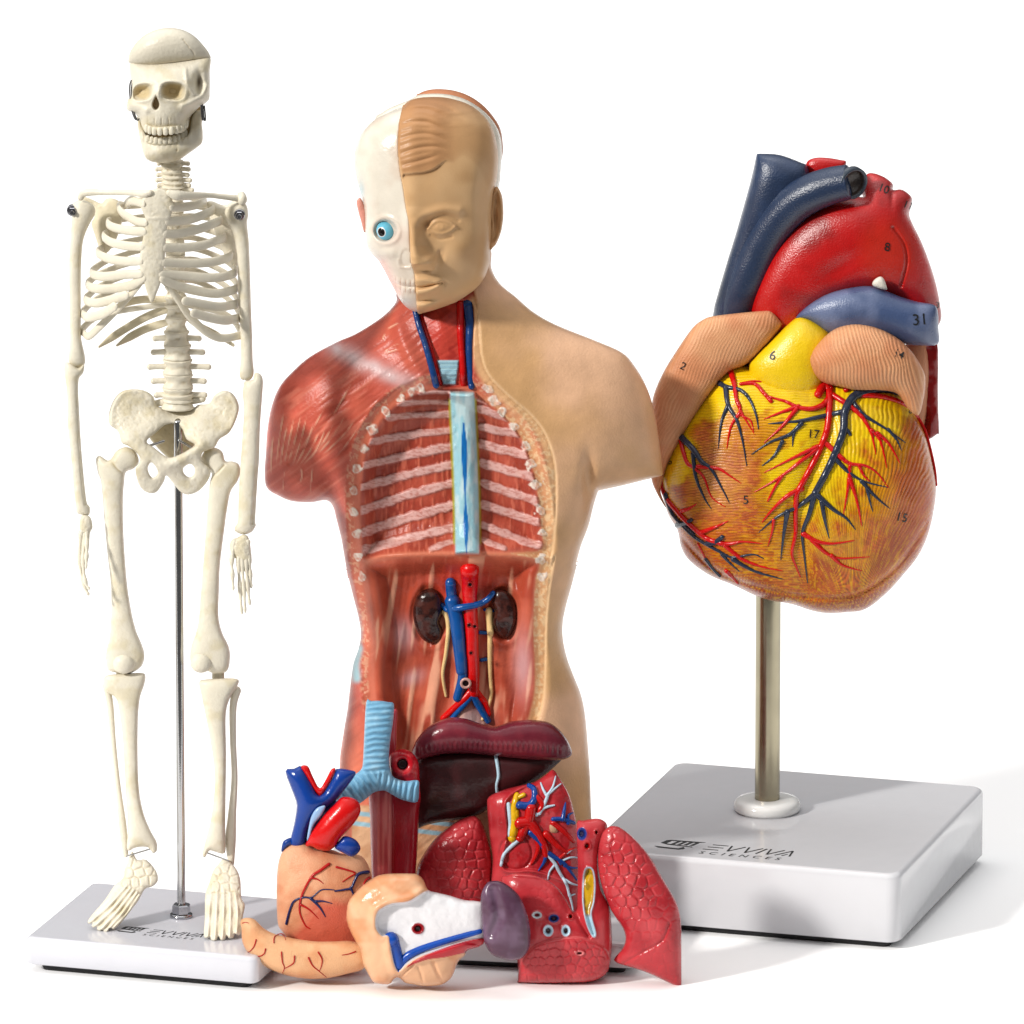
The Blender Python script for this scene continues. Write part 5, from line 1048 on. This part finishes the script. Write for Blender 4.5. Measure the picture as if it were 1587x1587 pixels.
# ---------- lung half with cut face and bronchi
YBL = .75
lB = org('lung_half', 'red lung half whose cut face shows white bronchi and blue and red vessels', 'lung model', 820, 1430, YBL)
rB = Relief([T('c9: 466,560 475,500 560,460 640,440 720,420 780,380 820,356 860,410 900,480 925,560 942,640 952,760 962,900 965,1080 940,1200 800,1240 600,1200 500,1080 488,960 495,830 480,720')], 1.3, 4, YBL, 50)
X, Y = rB.X, rB.Yp; x9, y9 = (X - 620) * 3.45, (Y - 1090) * 3.45
hB = 42 * np.tanh(rB.h * .7 / 42); face = psd(x9, y9, [(565, 520), (700, 420), (820, 345), (860, 410), (930, 560), (955, 760), (970, 960), (900, 960), (720, 900), (570, 900), (545, 840), (570, 700)], 4)
hB = hB - 4 * ss(0, -16, face) + 3 * np.exp(-(face / 10) ** 2) + 3 * (fbm(X, Y, 12, 4) - .5) * ss(0, -20, face) + 4 * gau(x9, y9, 620, 800, 75, 80) - 3 * np.exp(-((np.hypot((x9 - 620) / 85, (y9 - 800) / 90) - 1) / .08) ** 2)
cB = lung_c(rB, X, Y); cB = mix(cB, lin((178, 40, 44)), .6 * ss(0, -20, face) * ss(.4, .7, fbm(X, Y, 12, 14)))
cB = mix(cB, lin((196, 70, 72)), .6 * ss(6, -4, np.abs(face)))
oB = rB.build('lobe', M_GLOSS, lB, hB, hB * .8, cB)
V9 = lambda s: T('c9: ' + s)
vessels('artery', [(V9('700,560 690,620 660,680 640,720'), 9, 7), (V9('640,640 690,640 730,690 770,760 780,810'), 10, 5), (V9('720,700 740,770 720,830 700,860'), 5, 1.5), (V9('730,500 760,540 740,580'), 5, 4), (V9('780,700 850,770 900,800'), 6, 2), (V9('850,830 900,790 945,770'), 3, 1), (V9('820,640 880,690 930,740'), 5, 3)], rB, M_GLOSS, oB, (192, 22, 26), .3)
vessels('vein', [(V9('640,545 690,545 718,510 716,460 690,440'), 6.5, 4), (V9('700,690 750,740 790,800 870,850 920,910 945,945'), 6, 1.2), (V9('785,800 770,850 740,895'), 4, 1), (V9('880,870 920,880 950,880'), 2.4, 1.2), (V9('820,620 870,620 930,640'), 4, 3), (V9('870,620 880,560 885,530'), 4, .8), (V9('900,640 900,600 925,585'), 3.5, 1), (V9('800,800 840,830 860,860'), 3, 2)], rB, M_GLOSS, oB, (28, 66, 140), .5)
vessels('bronchus', [(V9('730,596 770,560 825,545'), 3.4, 1.4), (V9('745,590 775,530 790,490'), 3, 2.4), (V9('785,495 765,460 752,425'), 2.6, 1.2), (V9('788,490 815,450 832,390'), 2.6, 1), (V9('800,480 835,450 860,430'), 2, 1), (V9('790,810 830,860 850,900 890,970 905,1030'), 3, 2), (V9('830,860 800,900 790,940'), 2.4, 1), (V9('885,945 920,965 950,972'), 2.4, 1), (V9('905,1020 918,1070 925,1110'), 2.2, 1), (V9('905,1030 935,1020'), 1.8, 1), (V9('860,845 910,825 950,825'), 2, 1), (V9('895,800 930,775'), 1.8, .8), (V9('580,540 590,640 585,700 600,730'), 3.5, 3.5), (V9('635,730 590,770 555,810 540,865'), 3.4, 2.5)], rB, M_SATIN, oB, (196, 216, 230), .7)
vessels('lymph_node', [(V9('625,490 610,560 612,640 600,720'), 4.5, 7), (V9('620,580 620,690 605,745'), 5, 2.5), (V9('660,490 640,500 615,520'), 4, 3)], rB, M_GLOSS, oB, (222, 176, 34), .4)
ex_ = V9('800,650 835,650 840,690 805,690'); b_ = blob('bronchus_stump', ex_, M_SATIN, oB, float(rB.ypos(*V9('820,670')[0])) , (196, 160, 130), k=.5, res=.8)
# ---------- lung half, inner side, standing at the front
YC = -.75
lC = org('lung_half', 'red lung half at the front with ringed holes and a yellow strip', 'lung model', 880, 1520, YC)
rC = Relief([T('c9: 540,940 570,918 610,908 660,906 720,915 790,945 850,995 895,1060 925,1110 945,1080 950,960 948,800 944,640 980,626 1040,616 1080,622 1108,650 1100,700 1072,760 1060,870 1080,1000 1120,1080 1132,1200 1134,1300 1122,1400 1100,1450 1030,1488 900,1497 640,1496 630,1480 627,1380 600,1250 560,1080')], 1.3, 3, YC, 60)
X, Y = rC.X, rC.Yp; x9, y9 = (X - 620) * 3.45, (Y - 1090) * 3.45
hC = 58 * np.tanh(rC.h * .75 / 58); lowc = psd(x9, y9, [(640, 1390), (720, 1300), (830, 1262), (960, 1252), (1060, 1290), (1115, 1340), (1150, 1500), (900, 1540), (600, 1520)], 4)
hC += 6 * ss(6, -10, lowc) + pebble(13, 9, 1.8)(rC, X, Y) * (ss(0, -20, lowc) + .5 * gau(x9, y9, 780, 1040, 80, 70)) - 7 * np.exp(-(segd(x9, y9, [(1000, 900), (960, 1000), (950, 1130), (1010, 1240)], 4)[0] / 16) ** 2)
hC += 5 * np.exp(-(segd(x9, y9, [(600, 915), (760, 935), (860, 1010), (915, 1110)], 4)[0] / 9) ** 2) - 2 * gau(x9, y9, 760, 1030, 120, 80)
hC -= 6 * np.exp(-(segd(x9, y9, [(948, 640), (952, 800), (950, 1000), (940, 1110)], 4)[0] / 10) ** 2) * 0
hl = psd(x9, y9, [(1000, 880), (1030, 890), (1042, 960), (1035, 1060), (1020, 1130), (1045, 1230), (1030, 1245), (1000, 1180), (980, 1080), (978, 980), (985, 910)], 4)
hC += 3 * np.exp(-(hl / 10) ** 2) - 3 * ss(0, -8, hl)
cC = lung_c(rC, X, Y); cC = mix(cC, lin((160, 200, 215)), ss(7, 1, np.abs(hl)) * .9 + 0 * X); cC = mix(cC, lin((190, 150, 30)), ss(-4, -9, hl) * ss(1150, 1120, y9)); cC = mix(cC, lin((120, 100, 30)), .7 * ss(-4, -10, hl) * ss(.55, .7, noise(X, Y, 5, 3)))
cC = mix(cC, lin((170, 200, 214)), ss(2, -4, hl) * ss(1120, 1150, y9))
cC = mix(cC, lin((214, 110, 110)), .5 * np.exp(-(lowc / 6) ** 2) + .4 * np.exp(-(segd(x9, y9, [(600, 915), (760, 935), (860, 1010), (915, 1110)], 4)[0] / 5) ** 2))
holes = [(732, 1132, 26, 18, (205, 215, 220), (150, 30, 36)), (822, 1150, 28, 22, (24, 50, 110), (60, 20, 40)), (792, 1216, 26, 30, (190, 215, 230), (60, 20, 24)), (886, 1216, 23, 30, (190, 215, 230), (60, 20, 24)), (912, 1140, 14, 16, (150, 20, 24), (60, 10, 12)), (972, 698, 26, 34, (28, 52, 120), (30, 20, 60)), (1000, 762, 18, 22, (165, 18, 22), (90, 14, 18)), (960, 1336, 24, 12, (220, 130, 130), (70, 20, 26)), (1050, 690, 10, 14, (150, 24, 30), (90, 10, 12))]
for (cx, cy, ra_, rb_, c1, c2) in holes:
    q = np.hypot((x9 - cx) / ra_, (y9 - cy) / rb_); hC = hC + 2.2 * np.exp(-((q - 1) / .3) ** 2) - 5 * ss(.75, .3, q); cC = mix(cC, lin(c1), ss(1.12, .95, q)); cC = mix(cC, lin(c2), ss(.6, .4, q))
oC = rC.build('lobe', M_GLOSS, lC, hC, hC * .8, cC)
# ---------- lung, outer half at right
YE = -.9
lE = org('lung_half', 'red lung half with coarse pebbled surface and pointed lower tip, beside the wide white base', 'lung model', 1040, 1525, YE)
def lE_f(r, X, Y):
    x, y = (X - 620) * 3.45, (Y - 1090) * 3.45; wt = np.clip(gau(x, y, 1180, 950, 150, 230, -25) * 1.5, .18, 1)
    return pebble(17, 12, 3.2)(r, X, Y) * wt - 2.5 * np.exp(-(segd(x, y, [(1190, 1395), (1300, 1330), (1400, 1270), (1440, 1180)], 4)[0] / 7) ** 2)
rE = blob('lobe', 'c9: 1060,780 1078,700 1105,668 1132,655 1180,665 1250,720 1330,812 1400,930 1460,1030 1490,1100 1503,1180 1505,1300 1505,1420 1505,1505 1500,1518 1485,1514 1450,1500 1300,1432 1180,1396 1150,1380 1146,1366 1165,1340 1190,1310 1206,1260 1190,1200 1130,1110 1082,990 1060,880', M_GLOSS, lE, YE, LUNG, k=.60, cap=52, res=1.25, f=lE_f, colf=lung_c, smooth=3)
# ---------- liver
YL_ = 1.15
lv = org('liver', 'dark brown liver with a maroon upper lobe, leaning on the open torso', 'liver model', 770, 1278, YL_)
def lvl_f(r, X, Y): return 2.5 * (fbm(X, Y, 30, 3) - .5) + 0 * X
rl = blob('lower_lobe', 'c9: 92,300 180,270 420,255 700,280 880,270 870,296 800,362 720,420 640,466 590,494 540,512 508,530 480,560 400,605 300,624 200,638 130,655 95,666 70,600 62,450 75,350', M_GLOSS, lv, YL_, (50, 27, 27), k=.5, cap=48, res=1.5, f=lvl_f, smooth=3, colf=lambda r, X, Y: mix(flat(X, (50, 27, 27)), lin((72, 36, 38)), ss(.45, .75, fbm(X, Y, 50, 8))))
def lvu_f(r, X, Y):
    x, y = (X - 620) * 3.45, (Y - 1090) * 3.45
    return 2.0 * np.sin(x / 13.5 * 2 * math.pi * .5 + 2 * noise(x, y, 40, 2)) * np.exp(-((y - np.interp(x, [100, 400, 700, 900], [250, 225, 235, 260])) / 22) ** 2) * .5
rlu = blob('upper_lobe', 'c9: 62,262 75,225 92,190 150,126 240,82 300,76 360,84 420,105 500,125 550,112 600,96 700,88 790,100 850,140 892,192 912,235 919,262 908,286 850,304 700,300 550,286 420,272 280,267 180,281 110,302 82,306', M_GLOSS, lv, YL_ - .22, (98, 34, 46), k=.95, cap=62, res=1.4, f=lvu_f, colf=lambda r, X, Y: mix(flat(X, (98, 34, 46)), lin((122, 46, 56)), ss(.4, .75, fbm(X, Y, 40, 8))))
vessels('ligament', [(V9('513,285 522,340 526,390 516,440 520,490 526,522'), 3.0, 1.8)], rl, M_SATIN, rl.obj, (190, 218, 232), .3)
# ---------- windpipe, gullet and aorta piece
YW = .55
tr = org('windpipe_piece', 'ribbed pale blue windpipe forking over a red gullet piece, left of the liver', 'windpipe model', 590, 1400, YW)
def eso_f(r, X, Y):
    x, y = (X - 350) * 3.305, (Y - 1070) * 3.305; return 2.6 * (fbm(x, y * .06, 26, 5, 2) - .5) * ss(870, 840, x) - 4 * np.exp(-((x - 848) / 9) ** 2)
eso = blob('gullet', 'c8: 735,500 800,480 900,500 994,540 990,620 982,800 972,940 965,1080 950,1200 780,1200 760,1080 748,960 742,800 738,640', M_GLOSS, tr, YW + .1, (170, 40, 52), k=.6, cap=36, res=1.4, smooth=3, f=eso_f, colf=lambda r, X, Y: mix(mix(flat(X, (192, 84, 88)), lin((222, 130, 126)), ss(.5, .7, fbm((X - 350) * 3.3, (Y - 1070) * .2, 26, 5, 2))), lin((158, 26, 42)), ss(842, 856, (X - 350) * 3.305)))
blob('gullet', 'c8: 830,105 862,96 878,104 876,200 870,320 840,420 800,420', M_GLOSS, tr, YW + .2, (186, 70, 78), k=.5, res=1.2)
ar = blob('aorta', 'c8: 836,345 850,320 890,302 925,302 960,325 985,365 992,420 994,500 990,560 900,520 850,450 838,400', M_GLOSS, tr, YW - .02, (182, 34, 44), k=.65, res=1.1, f=lambda r, X, Y: -9 * ss(34, 18, np.hypot((X - 350) * 3.305 - 905, (Y - 1070) * 3.305 - 378)) + 3 * np.exp(-((np.hypot((X - 350) * 3.305 - 905, (Y - 1070) * 3.305 - 378) - 52) / 16) ** 2),
          colf=lambda r, X, Y: mix(mix(flat(X, (182, 34, 44)), lin((206, 70, 74)), ss(.45, .7, fbm(X, Y, 10, 3))), lin((46, 16, 20)), ss(31, 25, np.hypot((X - 350) * 3.305 - 905, (Y - 1070) * 3.305 - 378))))
def wp_f(r, X, Y):
    x, y = (X - 350) * 3.305, (Y - 1070) * 3.305
    up = ss(440, 400, y); lft = ss(800, 760, x) * (1 - up); rgt = (1 - up) * (1 - ss(800, 760, x))
    w = 5 * (noise(x, y, 40, 3) - .5) * 2
    a = np.sin((y + .1 * x + w) / 31 * 2 * math.pi); b = np.sin((x * .78 - y * .55 + w) / 31 * 2 * math.pi); c = np.sin((x + .15 * y + w) / 29 * 2 * math.pi)
    return 1.7 * (a * up + b * lft + c * rgt)
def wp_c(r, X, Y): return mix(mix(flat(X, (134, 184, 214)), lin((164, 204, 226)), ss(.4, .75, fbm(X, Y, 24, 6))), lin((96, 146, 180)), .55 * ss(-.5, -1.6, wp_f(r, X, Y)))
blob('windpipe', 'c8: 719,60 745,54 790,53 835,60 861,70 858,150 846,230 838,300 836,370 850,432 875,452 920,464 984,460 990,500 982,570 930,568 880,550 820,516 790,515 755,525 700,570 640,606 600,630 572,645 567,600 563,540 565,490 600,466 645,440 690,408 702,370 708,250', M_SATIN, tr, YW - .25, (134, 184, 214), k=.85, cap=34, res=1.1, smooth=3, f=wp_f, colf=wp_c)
# ---------- small heart
YSm = -.3
sh_ = org('small_heart', 'small tan heart with blue vein trunks and a red aorta, behind the tan stomach', 'heart model', 500, 1470, YSm)
V8 = lambda s: T('c8: ' + s)
def smc(r, X, Y):
    x, y = (X - 350) * 3.305, (Y - 1070) * 3.305; c = mix(flat(X, (228, 172, 138)), lin((212, 146, 112)), ss(.4, .75, fbm(X, Y, 30, 6)))
    c = mix(c, lin((202, 92, 76)), np.clip(ss(1040, 1120, y + .0 * x) * ss(380, 470, x + (y - 1100) * .35) + .7 * ss(1190, 1290, y), 0, 1) * .85); c = mix(c, lin((238, 170, 140)), .7 * ss(.62, .72, fbm(x + y, (y - x) * .15, 40, 3, 2)) * gau(x, y, 570, 1120, 120, 90)); return c
smh = blob('heart_muscle', 'c8: 284,835 325,792 370,780 412,782 440,800 470,812 540,815 600,836 680,842 715,870 738,920 748,980 750,1280 700,1400 600,1430 480,1430 400,1390 340,1300 290,1235 266,1190 260,1050 264,920', M_SATIN, sh_, YSm, (228, 172, 138), k=.62, cap=62, res=1.4, colf=smc, f=lambda r, X, Y: 3 * (fbm(X, Y, 26, 4) - .5))
blob('vein_trunk', 'c8: 305,415 350,400 392,390 440,470 480,535 540,450 566,402 640,408 665,430 600,520 560,570 480,640 430,700 395,800 330,790 350,680 362,590 345,530', M_GLOSS, sh_, YSm - .05, (22, 62, 142), k=.85, res=1.1, smooth=3)
blob('vein_trunk', 'c8: 400,640 520,560 600,600 560,720 480,800 400,800', M_GLOSS, sh_, YSm + .08, (24, 52, 120), k=.3, res=1.4)
blob('artery', 'c8: 385,390 420,388 445,440 480,500 510,460 540,405 562,402 545,450 510,510 484,545 450,510 410,440', M_GLOSS, sh_, YSm - .14, (206, 26, 34), k=.6, res=1)
blob('aorta', 'c8: 408,795 425,750 445,715 500,640 555,585 600,545 670,560 690,620 650,690 590,755 560,800 520,822 470,815 440,800', M_GLOSS, sh_, YSm - .25, (204, 22, 34), k=.75, res=1.2)
blob('auricle', 'c8: 558,805 580,770 610,745 665,765 690,812 650,852 600,832', M_GLOSS, sh_, YSm - .28, (20, 62, 146), k=.7, res=1.2)
blob('auricle', 'c8: 286,828 288,790 300,768 335,755 345,790 320,800', M_GLOSS, sh_, YSm - .05, (22, 58, 130), k=.7, res=1)
blob('artery', 'c8: 415,770 425,700 440,640 470,600 510,592 490,640 450,690 430,750', M_GLOSS, sh_, YSm - .3, (160, 190, 226), k=.4, res=1)
vessels('coronary_artery', [(V8('528,890 480,925 440,955 390,1050 378,1130 405,1200 430,1220'), 2.6, 1), (V8('435,960 470,968 500,990'), 2, .5), (V8('385,1098 430,1125 475,1170'), 2.2, .5), (V8('568,905 615,918 662,935 635,955 598,980'), 2, .8), (V8('735,960 715,975 695,1025'), 2.4, 1)], smh, M_GLOSS, smh.obj, (176, 22, 26), .4)
vessels('coronary_vein', [(V8('310,1195 330,1120 352,1078 400,1060 440,1060 490,1022 555,1022'), 2.2, .8), (V8('435,1065 480,1110 510,1160'), 2.6, .7), (V8('460,1080 500,1080 545,1092'), 2, .5), (V8('560,1028 610,1020 642,1012 660,975 682,940 730,930'), 1.4, 2.8), (V8('640,1012 648,1030 656,1055'), 2.6, 1)], smh, M_GLOSS, smh.obj, (26, 34, 84), .5)
# ---------- stomach piece
YSt = -1.0
st = org('stomach', 'curved tan stomach piece with fine red veins, lying below the small heart', 'stomach model', 470, 1515, YSt)
rs_ = blob('stomach_body', 'c8: 80,1222 74,1190 85,1170 115,1164 150,1175 200,1222 280,1256 440,1284 560,1285 640,1284 720,1310 740,1380 700,1430 620,1452 520,1474 400,1476 280,1450 180,1402 112,1342 84,1285', M_SATIN, st, YSt, (228, 176, 128), k=.8, cap=42, res=1.3, colf=lambda r, X, Y: mix(flat(X, (228, 180, 140)), lin((214, 154, 114)), ss(.4, .75, fbm(X, Y, 30, 6)) * .8 + .4 * ss(1500, 1520, Y)), f=lambda r, X, Y: 2 * (fbm(X, Y, 30, 4) - .5))
vessels('vein', [(V8(a), b, .5) for a, b in (('155,1278 145,1310 125,1335 108,1342', 1.3), ('203,1325 195,1350 165,1362 118,1345', 1.3), ('246,1292 250,1262 280,1246 298,1256 306,1278', 1.1), ('285,1342 290,1390 300,1420 290,1448', 1.4), ('352,1362 348,1395 325,1412 300,1425', 1.4), ('424,1370 445,1410 480,1440 516,1470', 1.5), ('474,1342 492,1375 490,1410 478,1440', 1.5), ('664,1338 630,1350 595,1356', 1.2), ('85,1192 100,1188 118,1192', .8))], rs_, M_GLOSS, rs_.obj, (168, 36, 34), .5, sides=6)
# ---------- intestine piece
YIn = -1.25
it = org('intestine', 'tan intestine coil with a white inner sheet, a blue vein line and a red hole', 'intestine model', 640, 1528, YIn)
int_spec = 'c8: 620,1120 628,1085 645,1055 700,1000 760,958 800,943 850,938 950,938 985,945 1012,970 1037,1022 1085,1036 1150,1052 1223,1074 1290,1080 1330,1100 1340,1200 1320,1300 1240,1330 1223,1360 1190,1390 1160,1465 1120,1500 1080,1512 1010,1514 960,1506 920,1498 895,1478 876,1470 855,1485 845,1500 818,1506 780,1502 752,1490 722,1440 702,1400 690,1330 650,1260 620,1185'
IR = Relief([T(int_spec)], 1.3, 3, YIn, 60); X, Y = IR.X, IR.Yp; x8, y8 = (X - 350) * 3.305, (Y - 1070) * 3.305
wp = psd(x8, y8, [(766, 1180), (775, 1140), (795, 1118), (850, 1092), (930, 1082), (980, 1055), (1020, 1030), (1060, 1020), (1130, 1030), (1400, 1060), (1400, 1310), (1223, 1300), (1100, 1330), (1000, 1360), (930, 1400), (885, 1440), (862, 1405), (845, 1330), (835, 1262), (800, 1258), (772, 1225)], 4)
rd = psd(x8, y8, [(925, 1420), (960, 1388), (1060, 1340), (1223, 1285), (1340, 1270), (1340, 1330), (1223, 1345), (1120, 1368), (1040, 1378), (970, 1400)], 3)
hI = 55 * np.tanh(IR.h * .75 / 55); flatz = 34 * np.tanh(IR.h * .75 / 34)
wI = ss(2, -12, wp); hI = hI * (1 - wI) + flatz * wI + 5 * np.exp(-((wp - 14) / 20) ** 2) * (1 - wI)
hI -= 7 * np.exp(-(segd(x8, y8, [(880, 1475), (920, 1440), (960, 1400)], 3)[0] / 8) ** 2) + 4 * np.exp(-(segd(x8, y8, [(1010, 1514), (1000, 1450), (980, 1410)], 3)[0] / 8) ** 2) * .6 + 4 * np.exp(-(segd(x8, y8, [(1110, 1500), (1080, 1440), (1060, 1390)], 3)[0] / 9) ** 2)
hI += 3 * (fbm(X, Y, 22, 5) - .5) + 4 * ss(2, -5, rd)
q = np.hypot(x8 - 984, (y8 - 1220) * 1.12); hI += 2.5 * np.exp(-((q - 27) / 7) ** 2) - 6 * ss(22, 12, q)
cI = mix(flat(X, (230, 182, 146)), lin((216, 152, 112)), ss(.4, .75, fbm(X, Y, 26, 6)))
cI = mix(cI, lin((236, 234, 236)), ss(3, -3, wp)); cI = mix(cI, lin((182, 46, 54)), ss(2, -2, rd)); cI = mix(cI, lin((150, 22, 36)), ss(35, 31, q)); cI = mix(cI, lin((56, 18, 20)), ss(19, 14, q))
oI = IR.build('intestine_coil', M_GLOSS, it, hI, 40 * np.tanh(IR.h * .6 / 40), cI)
vessels('vein', [(V8('846,1275 858,1315 872,1360 886,1400'), 12, 10), (V8('886,1412 925,1365 985,1332 1080,1298 1223,1256 1300,1235'), 7, 4.2), (V8('888,1408 884,1440'), 5, 1)], IR, M_GLOSS, oI, (20, 76, 166), .0)
# ---------- spleen
YSp = -1.55
sp_ = org('spleen', 'smooth dark purple spleen between the white intestine sheet and the front lung half', 'spleen model', 785, 1480, YSp)
blob('spleen_body', 'c9: 430,1060 438,1005 465,960 490,950 530,950 580,975 640,1032 680,1130 698,1222 690,1310 655,1360 620,1372 575,1374 500,1350 455,1290 440,1200', M_GLOSS, sp_, YSp, (86, 60, 78), k=.55, cap=40, res=1.3, f=lambda r, X, Y: -7 * np.exp(-(segd((X - 620) * 3.45, (Y - 1090) * 3.45, [(500, 1000), (520, 1080), (525, 1150), (490, 1230)], 4)[0] / 26) ** 2), colf=lambda r, X, Y: mix(flat(X, (84, 56, 74)), lin((108, 84, 104)), ss(.4, .75, fbm(X, Y, 24, 6))))
WORLD_S, KEY_S, TOP_S = 1.18, 3.5, .75
# ================================================================== SETTING AND LIGHT
def floor():
    n = 40; me_v = []
    V = []; xs = np.linspace(-160, 160, n); ys = np.linspace(-9, 300, n); Xg, Yg = np.meshgrid(xs, ys)
    V = np.stack([Xg.ravel(), Yg.ravel(), 0 * Xg.ravel()], 1); i, j = np.meshgrid(np.arange(n - 1), np.arange(n - 1)); i = i.ravel(); j = j.ravel()
    F = np.stack([j * n + i, j * n + i + 1, (j + 1) * n + i + 1, (j + 1) * n + i], 1)
    m = mat('white_sweep', .9, var=.0, spec=.0)
    o = mkmesh('floor', V, F, flat(V[:, 0], (249, 249, 249)), m); o['kind'] = 'structure'; return o
floor()
w = bpy.data.worlds.new('World'); scene.world = w; w.use_nodes = True; nt = w.node_tree; N, L = nt.nodes, nt.links
bg = N['Background']; tc = N.new('ShaderNodeTexCoord'); sx = N.new('ShaderNodeSeparateXYZ'); L.new(tc.outputs['Generated'], sx.inputs[0])
cr = N.new('ShaderNodeValToRGB'); L.new(sx.outputs['Z'], cr.inputs['Fac']); e = cr.color_ramp.elements
e[0].position = 0.0; e[0].color = (.10, .10, .10, 1); e[1].position = 1.0; e[1].color = (1, 1, 1, 1)
a = cr.color_ramp.elements.new(.35); a.color = (.14, .14, .14, 1); a = cr.color_ramp.elements.new(.72); a.color = (.80, .80, .80, 1)
L.new(cr.outputs['Color'], bg.inputs['Color']); bg.inputs['Strength'].default_value = WORLD_S
def sun(name, d, s, ang, col=(1, 1, 1)):
    l = bpy.data.lights.new(name, 'SUN'); l.energy = s; l.angle = R(ang); l.color = col
    o = bpy.data.objects.new(name, l); scene.collection.objects.link(o)
    from mathutils import Vector
    o.rotation_euler = Vector(d).to_track_quat('-Z', 'Y').to_euler(); return o
sun('key_light', (.70, .54, -.47), KEY_S, 6, (1, .97, .92))
sun('top_light', (.12, -.16, -1), TOP_S, 40)
scene.view_settings.view_transform = 'Standard'; scene.view_settings.look = 'None'; scene.view_settings.exposure = 0; scene.view_settings.gamma = 1
scene.cycles.max_bounces = 6; scene.cycles.use_denoising = True
